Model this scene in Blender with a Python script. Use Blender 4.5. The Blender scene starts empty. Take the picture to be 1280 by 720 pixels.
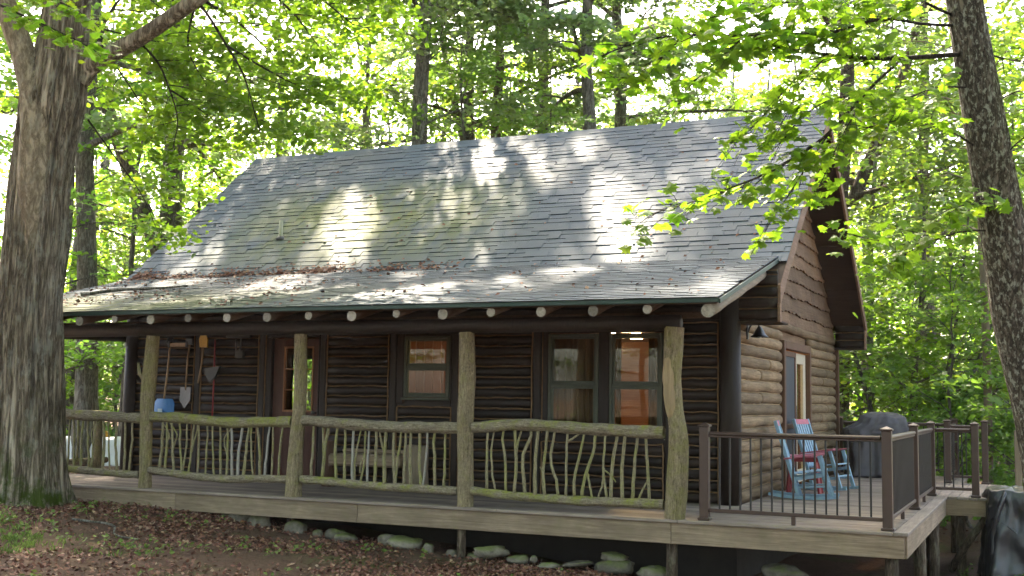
import bpy, math, random
import numpy as np
from mathutils import Vector, Matrix, noise as mnoise

# ------------------------------------------------------------------ camera, sky, sun, exposure
scene = bpy.context.scene
C = scene.collection
CAM = np.array([10.8154, -11.9800, 1.2380])
YAW, PITCH, ROLL = (math.radians(a) for a in (24.529, 5.445, 0.857))
FPX = 1452.12
_F = np.array([-math.sin(YAW) * math.cos(PITCH), math.cos(YAW) * math.cos(PITCH), math.sin(PITCH)])
_R0 = np.array([math.cos(YAW), math.sin(YAW), 0.0]); _U0 = np.cross(_R0, _F)
_R = _R0 * math.cos(ROLL) + _U0 * math.sin(ROLL); _U = -_R0 * math.sin(ROLL) + _U0 * math.cos(ROLL)
cam = bpy.data.objects.new('camera', bpy.data.cameras.new('camera')); C.objects.link(cam)
cam.matrix_world = Matrix(((_R[0], _U[0], -_F[0], CAM[0]), (_R[1], _U[1], -_F[1], CAM[1]), (_R[2], _U[2], -_F[2], CAM[2]), (0, 0, 0, 1)))
cam.data.sensor_width = 36.0; cam.data.lens = FPX / 1280 * 36
cam.data.clip_start = 0.1; cam.data.clip_end = 1500
cam.data.dof.use_dof = True; cam.data.dof.focus_distance = 13.5; cam.data.dof.aperture_fstop = 6.3
scene.camera = cam
scene.render.filter_size = 1.15

SUN_AZ, SUN_EL = math.radians(-40.0), math.radians(50.0)      # azimuth clockwise from +Y
world = bpy.data.worlds.new('World'); scene.world = world; world.use_nodes = True
_wn = world.node_tree
_sky = _wn.nodes.new('ShaderNodeTexSky'); _sky.sky_type = 'NISHITA'; _sky.sun_disc = False
_sky.sun_elevation = SUN_EL; _sky.sun_rotation = SUN_AZ; _sky.air_density = 1.0; _sky.dust_density = 4.0; _sky.ozone_density = 1.0
_wn.links.new(_sky.outputs[0], _wn.nodes['Background'].inputs[0]); _wn.nodes['Background'].inputs[1].default_value = 0.15
sun = bpy.data.objects.new('sun', bpy.data.lights.new('sun', 'SUN')); C.objects.link(sun)
sun.data.energy = 4.3; sun.data.angle = math.radians(1.0); sun.data.color = (1.0, 0.94, 0.84)
SUN_DIR = Vector((math.sin(SUN_AZ) * math.cos(SUN_EL), math.cos(SUN_AZ) * math.cos(SUN_EL), math.sin(SUN_EL)))
sun.rotation_euler = SUN_DIR.to_track_quat('Z', 'Y').to_euler()
vs = scene.view_settings
vs.view_transform = 'Standard'; vs.look = 'None'; vs.exposure = 3.05; vs.gamma = 1.0; vs.use_curve_mapping = False
vs.use_white_balance = True; vs.white_balance_temperature = 7400; vs.white_balance_tint = 10
cy = scene.cycles
cy.max_bounces = 8; cy.diffuse_bounces = 4; cy.glossy_bounces = 3; cy.transmission_bounces = 6; cy.transparent_max_bounces = 12
cy.caustics_reflective = False; cy.caustics_refractive = False; cy.sample_clamp_indirect = 6.0
cy.use_denoising = True
try:
    cy.denoiser = 'OPENIMAGEDENOISE'
except Exception:
    pass
cy.use_adaptive_sampling = True; cy.adaptive_threshold = 0.015

PI = math.pi
rnd = random.Random(11)
def ray(u, v): return _F + _R * (u - 640) / FPX - _U * (v - 360) / FPX
def at(u, v, depth): return CAM + depth * ray(u, v)                 # photo pixel at a distance along the view
def on(u, v, ax, val):
    d = ray(u, v); return CAM + (val - CAM[ax]) / d[ax] * d          # photo pixel on an axis plane
def project(p):
    d = np.asarray(p, float) - CAM; z = d @ _F
    return 640 + FPX * (d @ _R) / z, 360 - FPX * (d @ _U) / z, z

# ------------------------------------------------------------------ mesh helpers
def finish(o, parent=None, smooth=False):
    C.objects.link(o)
    if parent is not None: o.parent = parent
    if smooth:
        o.data.polygons.foreach_set('use_smooth', [True] * len(o.data.polygons))
    return o
class MB:
    def __init__(s): s.v = []; s.f = []
    def add(s, vs_, fs_):
        n = len(s.v); s.v.extend([tuple(map(float, p)) for p in vs_]); s.f.extend([tuple(n + i for i in f) for f in fs_]); return s
    def box(s, a, b):
        (x0, y0, z0), (x1, y1, z1) = a, b
        return s.add([(x0,y0,z0),(x1,y0,z0),(x1,y1,z0),(x0,y1,z0),(x0,y0,z1),(x1,y0,z1),(x1,y1,z1),(x0,y1,z1)],
                     [(0,3,2,1),(4,5,6,7),(0,1,5,4),(1,2,6,5),(2,3,7,6),(3,0,4,7)])
    def cbox(s, a, b, c=0.006):                                       # box with bevelled edges
        a = np.array(a, float); b = np.array(b, float); c = min(c, *(abs(b - a) * .45))
        m = (a + b) / 2; h = (b - a) / 2; vs_ = []; idx = {}
        for sx in (-1, 1):
            for sy in (-1, 1):
                for sz in (-1, 1):
                    for k in range(3):
                        p = np.array([sx, sy, sz]) * h; q = p.copy()
                        for j in range(3):
                            if j != k: q[j] -= np.array([sx, sy, sz])[j] * c
                        idx[(sx, sy, sz, k)] = len(vs_); vs_.append(m + q)
        fs_ = []
        for k in range(3):
            i, j = (k + 1) % 3, (k + 2) % 3
            for sg in (-1, 1):
                q = []
                for (p1, p2) in ((-1,-1),(1,-1),(1,1),(-1,1)):
                    t = [0,0,0]; t[k] = sg; t[i] = p1; t[j] = p2; q.append(idx[(*t, k)])
                fs_.append(tuple(q if sg > 0 else q[::-1]))
        for k in range(3):                                            # edges along k
            i, j = (k + 1) % 3, (k + 2) % 3
            for si in (-1, 1):
                for sj in (-1, 1):
                    def V(sk, n):
                        t = [0,0,0]; t[k] = sk; t[i] = si; t[j] = sj; return idx[(*t, n)]
                    q = (V(-1, i), V(1, i), V(1, j), V(-1, j)); fs_.append(q if si * sj < 0 else q[::-1])
        for sx in (-1, 1):
            for sy in (-1, 1):
                for sz in (-1, 1):
                    q = tuple(idx[(sx, sy, sz, k)] for k in range(3)); fs_.append(q if sx * sy * sz > 0 else q[::-1])
        return s.add(vs_, fs_)
    def bar(s, p, q, w, h, up=(0, 0, 1), c=0.004):                    # bevelled beam from p to q, w across, h along up
        p = Vector(p); q = Vector(q); d = (q - p); L = d.length; d.normalize()
        up = Vector(up); side = d.cross(up)
        if side.length < 1e-4: side = d.cross(Vector((1, 0, 0)))
        side.normalize(); up = side.cross(d)
        t = MB(); t.cbox((0, -w / 2, -h / 2), (L, w / 2, h / 2), c)
        return s.add([p + d * x + side * y + up * z for x, y, z in t.v], t.f)
    def tube(s, pts, rad, seg=10, jit=0.0, seed=0, caps=True):
        v, f = tube_np(np.array(pts, float), rad, seg, jit, seed, caps); return s.add(v, f)
    def prism(s, poly, axis, a, b):                                   # polygon in the two other axes, extruded along axis
        n = len(poly); vs_ = []
        for w in (a, b):
            for (p, q) in poly:
                t = [p, q]; t.insert(axis, w); vs_.append(t)
        fs_ = [tuple(range(n))[::-1], tuple(range(n, 2 * n))] + [(i, (i + 1) % n, n + (i + 1) % n, n + i) for i in range(n)]
        return s.add(vs_, fs_)
    def mesh(s, name, m):
        me = bpy.data.meshes.new(name); me.from_pydata(s.v, [], s.f); me.materials.append(m)
        bm_fix(me); me.update(); return me
    def build(s, name, m, parent=None, smooth=False):
        return finish(bpy.data.objects.new(name, s.mesh(name, m)), parent, smooth)
import bmesh
def bm_fix(me):
    b = bmesh.new(); b.from_mesh(me); bmesh.ops.recalc_face_normals(b, faces=b.faces); b.to_mesh(me); b.free()
def tube_np(pts, rad, seg=10, jit=0.0, seed=0, caps=True, twist=0.0):
    n = len(pts); rad = np.broadcast_to(np.array(rad, float), (n,))
    T = np.gradient(pts, axis=0); T /= np.linalg.norm(T, axis=1)[:, None] + 1e-9
    ref = np.array([0, 0, 1.0]) if abs(T[:, 2]).mean() < .8 else np.array([1.0, 0, 0])
    A = np.cross(T, ref); A /= np.linalg.norm(A, axis=1)[:, None] + 1e-9; B = np.cross(A, T)
    an = np.linspace(0, 2 * PI, seg, endpoint=False)
    rr = np.repeat(rad[:, None], seg, 1)
    if jit:
        r_ = np.random.RandomState(seed); rr = rr * (1 + jit * r_.uniform(-1, 1, rr.shape))
    v = pts[:, None, :] + rr[..., None] * (np.cos(an)[None, :, None] * A[:, None, :] + np.sin(an)[None, :, None] * B[:, None, :])
    v = v.reshape(-1, 3); f = []
    for i in range(n - 1):
        a, b = i * seg, (i + 1) * seg
        for j in range(seg):
            k = (j + 1) % seg; f.append((a + j, a + k, b + k, b + j))
    if caps: f.append(tuple(range(seg))[::-1]); f.append(tuple((n - 1) * seg + j for j in range(seg)))
    return v, f
def smooth_path(pts, n):
    pts = np.array(pts, float)
    if len(pts) < 3:
        t = np.linspace(0, 1, n)[:, None]; return pts[0] * (1 - t) + pts[-1] * t
    P = np.vstack([2 * pts[0] - pts[1], pts, 2 * pts[-1] - pts[-2]]); m = len(pts) - 1; out = []
    for x in np.linspace(0, m - 1e-6, n):
        i = int(x); t = x - i; a, b, c, d = P[i], P[i + 1], P[i + 2], P[i + 3]
        out.append(.5 * (2 * b + (c - a) * t + (2 * a - 5 * b + 4 * c - d) * t * t + (3 * b - a - 3 * c + d) * t ** 3))
    return np.array(out)
def furrowed(pts, rad, seg, rings, seed, amp=.05, flare=None, fs=1.0, ridges=1.0):
    P_ = smooth_path(pts, rings); R_ = np.interp(np.linspace(0, 1, rings), np.linspace(0, 1, len(rad)), rad); r_ = random.Random(seed)
    T = np.gradient(P_, axis=0); T /= np.linalg.norm(T, axis=1)[:, None]; A = np.cross(T, [0, 1, 0]); A /= np.linalg.norm(A, axis=1)[:, None]; B = np.cross(A, T); V = np.zeros((rings, seg, 3)); s0 = np.concatenate([[0], np.cumsum(np.linalg.norm(np.diff(P_, axis=0), axis=1))])
    for i in range(rings):
        for j in range(seg):
            a = 2 * PI * j / seg; c, s = math.cos(a), math.sin(a)
            k = mnoise.noise(Vector((c * 4.5 * ridges, s * 4.5 * ridges, s0[i] * .55 * fs + seed))) * .9 + abs(mnoise.noise(Vector((c * 9 * ridges, s * 9 * ridges, s0[i] * .9 * fs + seed * 2)))) * -1.1 + mnoise.noise(Vector((c * 1.4, s * 1.4, s0[i] * .6 * fs))) * .9
            f = flare * math.exp(-s0[i] / .38) * (.55 + .45 * math.sin(5 * a + seed) + .25 * math.sin(9 * a)) if flare else 0
            V[i, j] = P_[i] + R_[i] * (1 + amp * k + f) * (c * A[i] + s * B[i])
    F = [(i * seg + j, i * seg + (j + 1) % seg, (i + 1) * seg + (j + 1) % seg, (i + 1) * seg + j) for i in range(rings - 1) for j in range(seg)]
    return V.reshape(-1, 3), F
def fast_mesh(name, V, Fq, m, smooth=False):                          # numpy arrays, every face the same size
    V = np.asarray(V, np.float32); Fq = np.asarray(Fq, np.int32); k = Fq.shape[1]
    me = bpy.data.meshes.new(name); me.vertices.add(len(V)); me.vertices.foreach_set('co', V.ravel())
    me.loops.add(Fq.size); me.loops.foreach_set('vertex_index', Fq.ravel())
    me.polygons.add(len(Fq)); me.polygons.foreach_set('loop_start', np.arange(0, Fq.size, k, dtype=np.int32))
    me.polygons.foreach_set('loop_total', np.full(len(Fq), k, np.int32))
    me.polygons.foreach_set('use_smooth', np.full(len(Fq), bool(smooth)))
    me.materials.append(m); me.update(calc_edges=True); return me
def obj(name, me, parent=None, loc=None, rot=None):
    o = bpy.data.objects.new(name, me); C.objects.link(o)
    if parent is not None: o.parent = parent
    if loc is not None: o.location = loc
    if rot is not None: o.rotation_euler = rot
    return o
def tag(o, label=None, cat=None, group=None, kind=None):
    if label: o['label'] = label
    if cat: o['category'] = cat
    if group: o['group'] = group
    if kind: o['kind'] = kind
    return o
def thing(name, label, cat, loc=(0, 0, 0), rz=0.0, group=None):
    o = bpy.data.objects.new(name, None); C.objects.link(o); o.location = loc; o.rotation_euler = (0, 0, rz); o.empty_display_size = .2
    return tag(o, label, cat, group)
def copy_tree(o, parent=None):
    c = o.copy(); C.objects.link(c); c.parent = parent
    for ch in list(o.children): copy_tree(ch, c)
    return c

# ------------------------------------------------------------------ material helpers
class NT:
    def __init__(s, name):
        s.m = bpy.data.materials.new(name); s.m.use_nodes = True; s.t = s.m.node_tree; s.t.nodes.clear()
        s.out = s.t.nodes.new('ShaderNodeOutputMaterial')
    def n(s, typ, props=None, **inp):
        nd = s.t.nodes.new('ShaderNode' + typ)
        for k, v in (props or {}).items(): setattr(nd, k, v)
        for k, v in inp.items():
            k = int(k[1:]) if k[0] == 'i' and k[1:].isdigit() else k.replace('_', ' ')
            s.put(nd.inputs[k], v)
        return nd
    def put(s, sock, v):
        if isinstance(v, bpy.types.NodeSocket): s.t.links.new(v, sock)
        elif isinstance(v, bpy.types.Node): s.t.links.new(v.outputs[0], sock)
        elif isinstance(v, (tuple, list)) and len(v) == 3 and sock.type == 'RGBA': sock.default_value = (*v, 1)
        else: sock.default_value = v
    def coord(s, which='Object', scale=(1, 1, 1)):
        tc = s.n('TexCoord'); mp = s.n('Mapping', Scale=scale); s.put(mp.inputs['Vector'], tc.outputs[which]); return mp.outputs[0]
    def world(s, scale=(1, 1, 1)):
        g = s.n('NewGeometry'); mp = s.n('Mapping', Scale=scale); s.put(mp.inputs['Vector'], g.outputs['Position']); return mp.outputs[0]
    def noise(s, vec, scale, detail=4, rough=.6, dist=0.0):
        return s.n('TexNoise', Vector=vec, Scale=scale, Detail=detail, Roughness=rough, Distortion=dist).outputs['Fac']
    def ramp(s, fac, *stops):
        r = s.n('ValToRGB', Fac=fac); e = r.color_ramp.elements
        while len(e) < len(stops): e.new(.5)
        for el, (p, c) in zip(e, stops):
            el.position = p; el.color = (*c, 1) if isinstance(c, (tuple, list)) else (c, c, c, 1)
        return r.outputs[0]
    def mix(s, fac, a, b, blend='MIX'):
        m = s.n('MixRGB', {'blend_type': blend}, Fac=fac, Color1=a, Color2=b); return m.outputs[0]
    def math(s, op, a, b=0.0, clamp=False):
        m = s.n('Math', {'operation': op, 'use_clamp': clamp}); s.put(m.inputs[0], a); s.put(m.inputs[1], b); return m.outputs[0]
    def rand(s): return s.n('ObjectInfo').outputs['Random']
    def island(s): return s.n('NewGeometry').outputs['Random Per Island']
    def bump(s, h, strength=.5, dist=.01):
        return s.n('Bump', Strength=strength, Distance=dist, Height=h).outputs[0]
    def bsdf(s, col, rough=.8, normal=None, spec=.3, metal=0.0, **kw):
        b = s.n('BsdfPrincipled'); s.put(b.inputs['Base Color'], col); s.put(b.inputs['Roughness'], rough)
        b.inputs['Specular IOR Level'].default_value = spec; b.inputs['Metallic'].default_value = metal
        if normal is not None: s.put(b.inputs['Normal'], normal)
        for k, v in kw.items(): s.put(b.inputs[k.replace('_', ' ')], v)
        return b.outputs[0]
    def done(s, sh): s.t.links.new(sh, s.out.inputs['Surface']); return s.m
def scl(c, k): return tuple(x * k for x in c)

def wood(name, c0, c1, axis=0, rough=.75, grain=1.0, vary=.35, stain=None, spec=.25, bump=.35):
    t = NT(name); sc = [22.0, 22.0, 22.0]; sc[axis] = 1.2
    vec = t.coord('Object', tuple(sc)); r = t.rand()
    off = t.n('VectorMath', {'operation': 'ADD'}); t.put(off.inputs[0], vec); cmb = t.n('CombineXYZ', X=t.math('MULTIPLY', r, 37.0), Y=t.math('MULTIPLY', r, 91.0)); t.put(off.inputs[1], cmb)
    g = t.noise(off.outputs[0], 1.6 * grain, 6, .7, .6); big = t.noise(t.world(), 1.7, 4, .6)
    col = t.mix(t.ramp(g, (.3, 0.0), (.72, 1.0)), c0, c1)
    col = t.mix(t.math('MULTIPLY', t.ramp(big, (.35, 0.0), (.7, 1.0)), .45), col, scl(c0, .55))
    k = t.math('ADD', t.math('MULTIPLY', r, vary), 1 - vary / 2); h = t.n('HueSaturation', Value=k, Color=col)
    col = h.outputs[0]
    if stain: col = t.mix(t.math('MULTIPLY', t.ramp(t.noise(t.world(), 4.0, 5, .65), (.5, 0.0), (.75, 1.0)), .6), col, stain)
    return t.done(t.bsdf(col, rough, t.bump(g, bump, .006), spec))
def plain(name, c, rough=.5, spec=.4, metal=0.0, noise_amt=.25, scale=30, bump=.0):
    t = NT(name); n1 = t.noise(t.world(), scale, 4, .6); n2 = t.noise(t.world(), scale * .12, 3, .6)
    col = t.mix(t.math('MULTIPLY', t.ramp(n1, (.35, 0.0), (.7, 1.0)), noise_amt), c, scl(c, .55))
    col = t.mix(t.math('MULTIPLY', t.ramp(n2, (.4, 0.0), (.7, 1.0)), noise_amt * .7), col, scl(c, .7))
    return t.done(t.bsdf(col, rough, t.bump(n1, bump, .004) if bump else None, spec, metal))
def bark(name, c0, c1, lichen, lich=.5, scale=1.0, moss=None, depth=.03, furrow=9.0, zs=1.0, ls=1.0):
    t = NT(name); vec = t.coord('Object', (furrow * scale, furrow * scale, 1.5 * scale * zs))
    w = t.noise(vec, 1.0, 7, .68, .35); vec2 = t.coord('Object', (1, 1, .55)); pn = t.noise(vec2, 7 * scale * ls, 5, .65)
    v3 = t.coord('Object', (furrow * 2.1 * scale, furrow * 2.1 * scale, 2.6 * scale * zs)); w2 = t.noise(v3, 1.0, 6, .7, .2)
    rid = t.math('ABSOLUTE', t.math('SUBTRACT', w, .5)); h = t.math('ADD', t.math('MULTIPLY', t.ramp(rid, (0.0, 0.0), (.13, 1.0)), .6), t.math('MULTIPLY', w2, .7))
    col = t.mix(t.ramp(h, (.35, 0.0), (1.0, 1.0)), c0, c1)
    if lich: col = t.mix(t.math('MULTIPLY', t.ramp(pn, (.52, 0.0), (.62, 1.0)), lich), col, lichen)
    if moss:
        z = t.n('SeparateXYZ', Vector=t.coord('Object')).outputs['Z']
        mk = t.math('MULTIPLY', t.ramp(t.noise(t.coord(), 3.2, 5, .7), (.46, 0.0), (.6, 1.0)), t.n('MapRange', Value=z, i1=.1, i2=1.3, i3=1.0, i4=0.0).outputs[0])
        col = t.mix(mk, col, moss)
    return t.done(t.bsdf(col, .92, t.bump(h, 1.0, depth), .15))
def mossy_log(name, c0, c1, moss, amt=.8, along=0, k=1.0):
    t = NT(name); sc = [60.0 * k, 60.0 * k, 60.0 * k]; sc[along] = 7.0 * k
    g = t.noise(t.coord('Object', tuple(sc)), 1.0, 7, .75, 1.2); f2 = t.noise(t.world(), 45, 5, .7); n2 = t.noise(t.world(), 6.5, 6, .7); r = t.rand()
    h = t.math('ADD', t.math('MULTIPLY', g, .7), t.math('MULTIPLY', f2, .3))
    col = t.mix(t.ramp(h, (.36, 0.0), (.62, 1.0)), c0, c1)
    nz = t.n('SeparateXYZ', Vector=t.n('NewGeometry').outputs['Normal']).outputs['Z']
    up = t.n('MapRange', Value=nz, i1=-.6, i2=.8, i3=.35, i4=1.0).outputs[0]
    mk = t.math('MULTIPLY', t.math('MULTIPLY', up, t.ramp(t.math('ADD', n2, t.math('MULTIPLY', t.math('SUBTRACT', r, .5), .16)), (.47, 0.0), (.63, 1.0))), amt)
    mk = t.math('MULTIPLY', mk, t.ramp(f2, (.3, .35), (.6, 1.0)))
    col = t.mix(mk, col, t.mix(g, scl(moss, .55), moss))
    return t.done(t.bsdf(col, .92, t.bump(h, 1.0, .02), .12))
def leafmat(name, c_d, c_t, tr=.5, rough=.45, vary=.5, gloss=.4, yellow=(.30, .34, .02)):
    t = NT(name); r = t.island(); ro = t.rand()
    k = t.math('ADD', t.math('MULTIPLY', r, vary), 1 - vary * .5)
    k = t.math('MULTIPLY', k, t.math('ADD', t.math('MULTIPLY', ro, .3), .85))
    cd = t.n('HueSaturation', Hue=t.math('ADD', .485, t.math('MULTIPLY', ro, .03)), Value=k, Color=c_d).outputs[0]
    ct = t.n('HueSaturation', Hue=t.math('ADD', .485, t.math('MULTIPLY', ro, .03)), Value=k, Color=t.mix(t.ramp(r, (.86, 0.0), (1.0, .7)), c_t, yellow)).outputs[0]
    a = t.bsdf(cd, rough, None, gloss); b = t.n('BsdfTranslucent', Color=ct).outputs[0]
    mx = t.n('MixShader', Fac=tr); t.put(mx.inputs[1], a); t.put(mx.inputs[2], b)
    return t.done(mx.outputs[0])

M = {}
M['deck'] = wood('deck_wood', (.14, .105, .083), (.31, .25, .205), 0, .8, vary=.5, spec=.2)
M['deck_y'] = wood('deck_wood_cross', (.17, .13, .105), (.30, .25, .21), 1, .8, vary=.3)
M['fascia'] = wood('rim_board_wood', (.155, .110, .070), (.37, .275, .19), 0, .85, vary=.25, stain=(.15, .125, .07))
M['fascia_y'] = wood('rim_board_wood_cross', (.155, .110, .070), (.37, .275, .19), 1, .85, vary=.25, stain=(.15, .125, .07))
M['grey_post'] = wood('weathered_post_wood', (.16, .12, .08), (.27, .21, .15), 2, .85, vary=.3)
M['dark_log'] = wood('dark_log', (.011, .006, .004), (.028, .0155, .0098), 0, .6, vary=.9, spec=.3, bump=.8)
M['dark_post'] = wood('dark_corner_log', (.014, .008, .0055), (.031, .018, .012), 2, .6, vary=.4, spec=.3)
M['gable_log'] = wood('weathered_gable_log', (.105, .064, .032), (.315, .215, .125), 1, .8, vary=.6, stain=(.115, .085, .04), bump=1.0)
M['chink'] = plain('tan_chinking', (.21, .125, .066), .9, .1, noise_amt=.8, scale=18)
M['chink_light'] = plain('pale_chinking', (.42, .30, .18), .9, .1, noise_amt=.6, scale=18)
M['siding'] = wood('live_edge_siding', (.10, .056, .030), (.235, .145, .088), 1, .8, vary=.5, bump=.9)
M['rake'] = wood('rake_board', (.15, .085, .055), (.29, .18, .125), 1, .75, vary=.2)
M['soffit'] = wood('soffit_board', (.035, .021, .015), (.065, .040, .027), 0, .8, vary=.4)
M['brown_trim'] = wood('brown_trim', (.085, .042, .025), (.15, .08, .05), 2, .65, vary=.2)
M['rafter'] = wood('log_rafter', (.06, .035, .022), (.12, .075, .05), 1, .8, vary=.3)
def logend():
    t = NT('pale_log_end'); r = t.rand(); n1 = t.noise(t.world(), 28, 5, .7); n2 = t.noise(t.world(), 90, 3, .7)
    col = t.mix(t.ramp(n1, (.35, 0.0), (.65, 1.0)), (.30, .26, .215), (.14, .115, .09)); col = t.mix(t.math('MULTIPLY', n2, .5), col, (.33, .30, .26))
    return t.done(t.bsdf(t.n('HueSaturation', Value=t.math('ADD', t.math('MULTIPLY', r, .8), .6), Color=col).outputs[0], .9, t.bump(n2, .5, .004), .1))
M['log_end'] = logend()
M['edge_log'] = wood('weathered_edge_log', (.19, .16, .12), (.34, .29, .22), 1, .85, vary=.2)
M['green_metal'] = plain('green_drip_edge', (.011, .036, .024), .5, .4, noise_amt=.4)
M['bronze'] = plain('brown_rail_metal', (.052, .027, .019), .38, .45, noise_amt=.25, scale=12)
M['black_metal'] = plain('black_baluster', (.010, .009, .009), .4, .5, noise_amt=.1)
M['sage'] = plain('sage_window_frame', (.070, .076, .052), .6, .3, noise_amt=.4)
M['cream'] = plain('cream_door_frame', (.50, .44, .33), .6, .3, noise_amt=.3)
M['screen'] = plain('grey_insect_screen', (.055, .06, .07), .6, .2, noise_amt=.1)
M['red_door'] = wood('red_brown_door', (.06, .022, .014), (.105, .040, .024), 2, .5, vary=.1)
M['orange_wood'] = wood('orange_interior_wood', (.19, .075, .030), (.29, .13, .055), 2, .5, vary=.3)
M['orange_wood_x'] = wood('orange_interior_wood_cross', (.19, .075, .030), (.29, .13, .055), 0, .5, vary=.3)
M['curtain'] = plain('tan_curtain', (.20, .115, .065), .9, .1, noise_amt=.3, scale=60)
M['blue'] = plain('faded_blue_paint', (.23, .36, .47), .6, .3, noise_amt=.5, scale=22)
M['pink'] = plain('faded_pink_paint', (.47, .135, .18), .6, .3, noise_amt=.55, scale=22)
M['red'] = plain('dark_red_paint', (.26, .028, .035), .55, .35, noise_amt=.3, scale=16)
M['bright_blue'] = plain('blue_plastic', (.008, .12, .31), .45, .4, noise_amt=.2)
M['yellow'] = plain('yellow_plastic', (.60, .36, .03), .45, .4, noise_amt=.3)
M['tan_wood'] = wood('tan_handle_wood', (.30, .20, .11), (.42, .30, .18), 2, .6)
M['steel'] = plain('dull_steel', (.14, .13, .125), .5, .5, .6, noise_amt=.5)
M['black_plastic'] = plain('black_plastic', (.018, .018, .02), .45, .5, noise_amt=.1)
M['sticker'] = plain('pale_sticker', (.35, .45, .48), .6, .3)
M['cover_grey'] = plain('charcoal_grill_cover', (.088, .080, .088), .7, .35, noise_amt=.5, scale=7, bump=.2)
M['cover_black'] = plain('black_plastic_sheet', (.022, .023, .028), .33, .55, noise_amt=.4, scale=6, bump=.2)
M['cover_white'] = plain('white_tarp', (.62, .64, .63), .6, .3, noise_amt=.25, scale=5)
M['orange_cloth'] = plain('orange_cloth', (.55, .28, .05), .8, .1, noise_amt=.3, scale=6)
M['asphalt_shade_edge'] = plain('asphalt_cut_edge_shade', (.022, .024, .027), .95, .1)  # dark asphalt cut face, also paints in the shade line under the tabs
M['pvc'] = plain('pale_vent_pipe', (.38, .37, .26), .6, .3, noise_amt=.4)
M['foundation'] = plain('dark_foundation', (.05, .045, .04), .95, .1, noise_amt=.5, scale=5)
M['mossy_rail'] = mossy_log('mossy_rail_bark', (.060, .046, .030), (.33, .275, .19), (.27, .29, .035), 1.0, 0)
M['mossy_post'] = mossy_log('mossy_post_bark', (.060, .044, .026), (.34, .27, .17), (.225, .225, .045), .75, 2)
M['stick'] = mossy_log('mossy_stick', (.10, .084, .046), (.36, .31, .19), (.29, .31, .06), .95, 2)
M['bare_stick'] = mossy_log('bare_grey_stick', (.22, .20, .17), (.38, .35, .31), (.22, .23, .10), .35, 2)
M['bare_wood'] = wood('barkless_wood', (.22, .155, .085), (.34, .25, .145), 2, .8)
M['branch'] = bark('twig_bark', (.025, .020, .016), (.075, .06, .048), (.1, .1, .09), .2, 2.5)
M['bark_maple'] = bark('old_maple_bark', (.10, .074, .052), (.54, .44, .335), (.50, .49, .41), .4, 1.0, (.07, .10, .015), .05, 11.0, .55)
M['bark_smooth'] = bark('smooth_pale_bark', (.14, .105, .072), (.37, .295, .215), (.27, .25, .2), .35, 1.3, None, .015, 6.0, 1.6)
M['bark_lichen'] = bark('lichen_maple_bark', (.040, .032, .024), (.195, .160, .125), (.36, .36, .29), .95, 2.4, None, .025, 9.0, 2.0, 2.2)
M['bark_grey'] = bark('grey_bark', (.075, .066, .052), (.25, .225, .185), (.30, .31, .27), .45, 1.6)
M['bark_dark'] = bark('dark_bark', (.055, .047, .038), (.195, .167, .135), (.25, .26, .21), .4, 1.6)
M['bark_brown'] = bark('brown_bark', (.058, .040, .027), (.19, .142, .10), (.22, .22, .15), .35, 1.6)
M['leaf_bright'] = leafmat('bright_maple_leaf', (.075, .160, .022), (.235, .43, .026), .56)
M['leaf_mid'] = leafmat('mid_green_leaf', (.082, .148, .040), (.235, .41, .045), .54)
M['leaf_pale'] = leafmat('pale_glossy_leaf', (.135, .20, .10), (.27, .42, .10), .48, .36, gloss=.7)
M['leaf_dark'] = leafmat('dark_green_leaf', (.036, .075, .024), (.10, .20, .018), .45)
def glass():
    t = NT('window_glass'); fr = t.n('Fresnel', IOR=1.5).outputs[0]
    gl = t.n('BsdfGlossy', Color=(.95, .97, .96), Roughness=.015); tr = t.n('BsdfTransparent', Color=(.86, .90, .86))
    mx = t.n('MixShader', Fac=t.math('MULTIPLY', fr, .65, True)); t.put(mx.inputs[1], tr); t.put(mx.inputs[2], gl); return t.done(mx.outputs[0])
M['glass'] = glass()
def lampmat():
    t = NT('lit_lamp_shade'); return t.done(t.n('Emission', Color=(1.0, .66, .28), Strength=9.0).outputs[0])
M['lamp'] = lampmat()
def shinglemat():
    t = NT('slate_shingle'); g = t.n('NewGeometry'); pos = g.outputs['Position']
    isl = g.outputs['Random Per Island']; ro = t.rand(); r = t.math('FRACT', t.math('ADD', isl, ro))
    gr = t.noise(t.world(), 190, 2, .8); b = t.noise(t.world((1, 1, 1)), .8, 5, .6)
    col = t.ramp(r, (0.0, (.028, .045, .068)), (.35, (.035, .054, .079)), (.7, (.043, .063, .089)), (1.0, (.031, .050, .074)))
    col = t.mix(t.math('MULTIPLY', t.ramp(gr, (.3, 0.0), (.7, 1.0)), .40), col, (.088, .120, .158))
    col = t.mix(t.math('MULTIPLY', t.ramp(b, (.45, 0.0), (.7, 1.0)), .35), col, (.058, .056, .050))
    sx = t.n('SeparateXYZ', Vector=pos)                               # moss grows on the middle left of the slope and along the eave
    def bell(s, c, w):
        d = t.math('DIVIDE', t.math('SUBTRACT', s, c), w); return t.math('SUBTRACT', 1.0, t.math('MULTIPLY', d, d), True)
    mz = t.math('MULTIPLY', bell(sx.outputs['X'], 1.1, 3.0), bell(sx.outputs['Y'], 3.7, 1.2))
    me_ = t.math('MULTIPLY', bell(sx.outputs['Y'], -.2, 1.5), bell(sx.outputs['X'], -2.0, 6.0))
    mm = t.math('MULTIPLY', t.math('MAXIMUM', mz, me_), t.ramp(t.noise(t.world((1.6, .7, .7)), 1.5, 6, .7), (.34, 0.0), (.56, 1.0)))
    col = t.mix(t.math('MULTIPLY', mm, .95), col, (.098, .112, .020))
    fine = t.math('ADD', gr, t.math('MULTIPLY', b, .4))
    return t.done(t.bsdf(col, .68, t.bump(fine, .25, .003), .35))
M['shingle'] = shinglemat()
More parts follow.
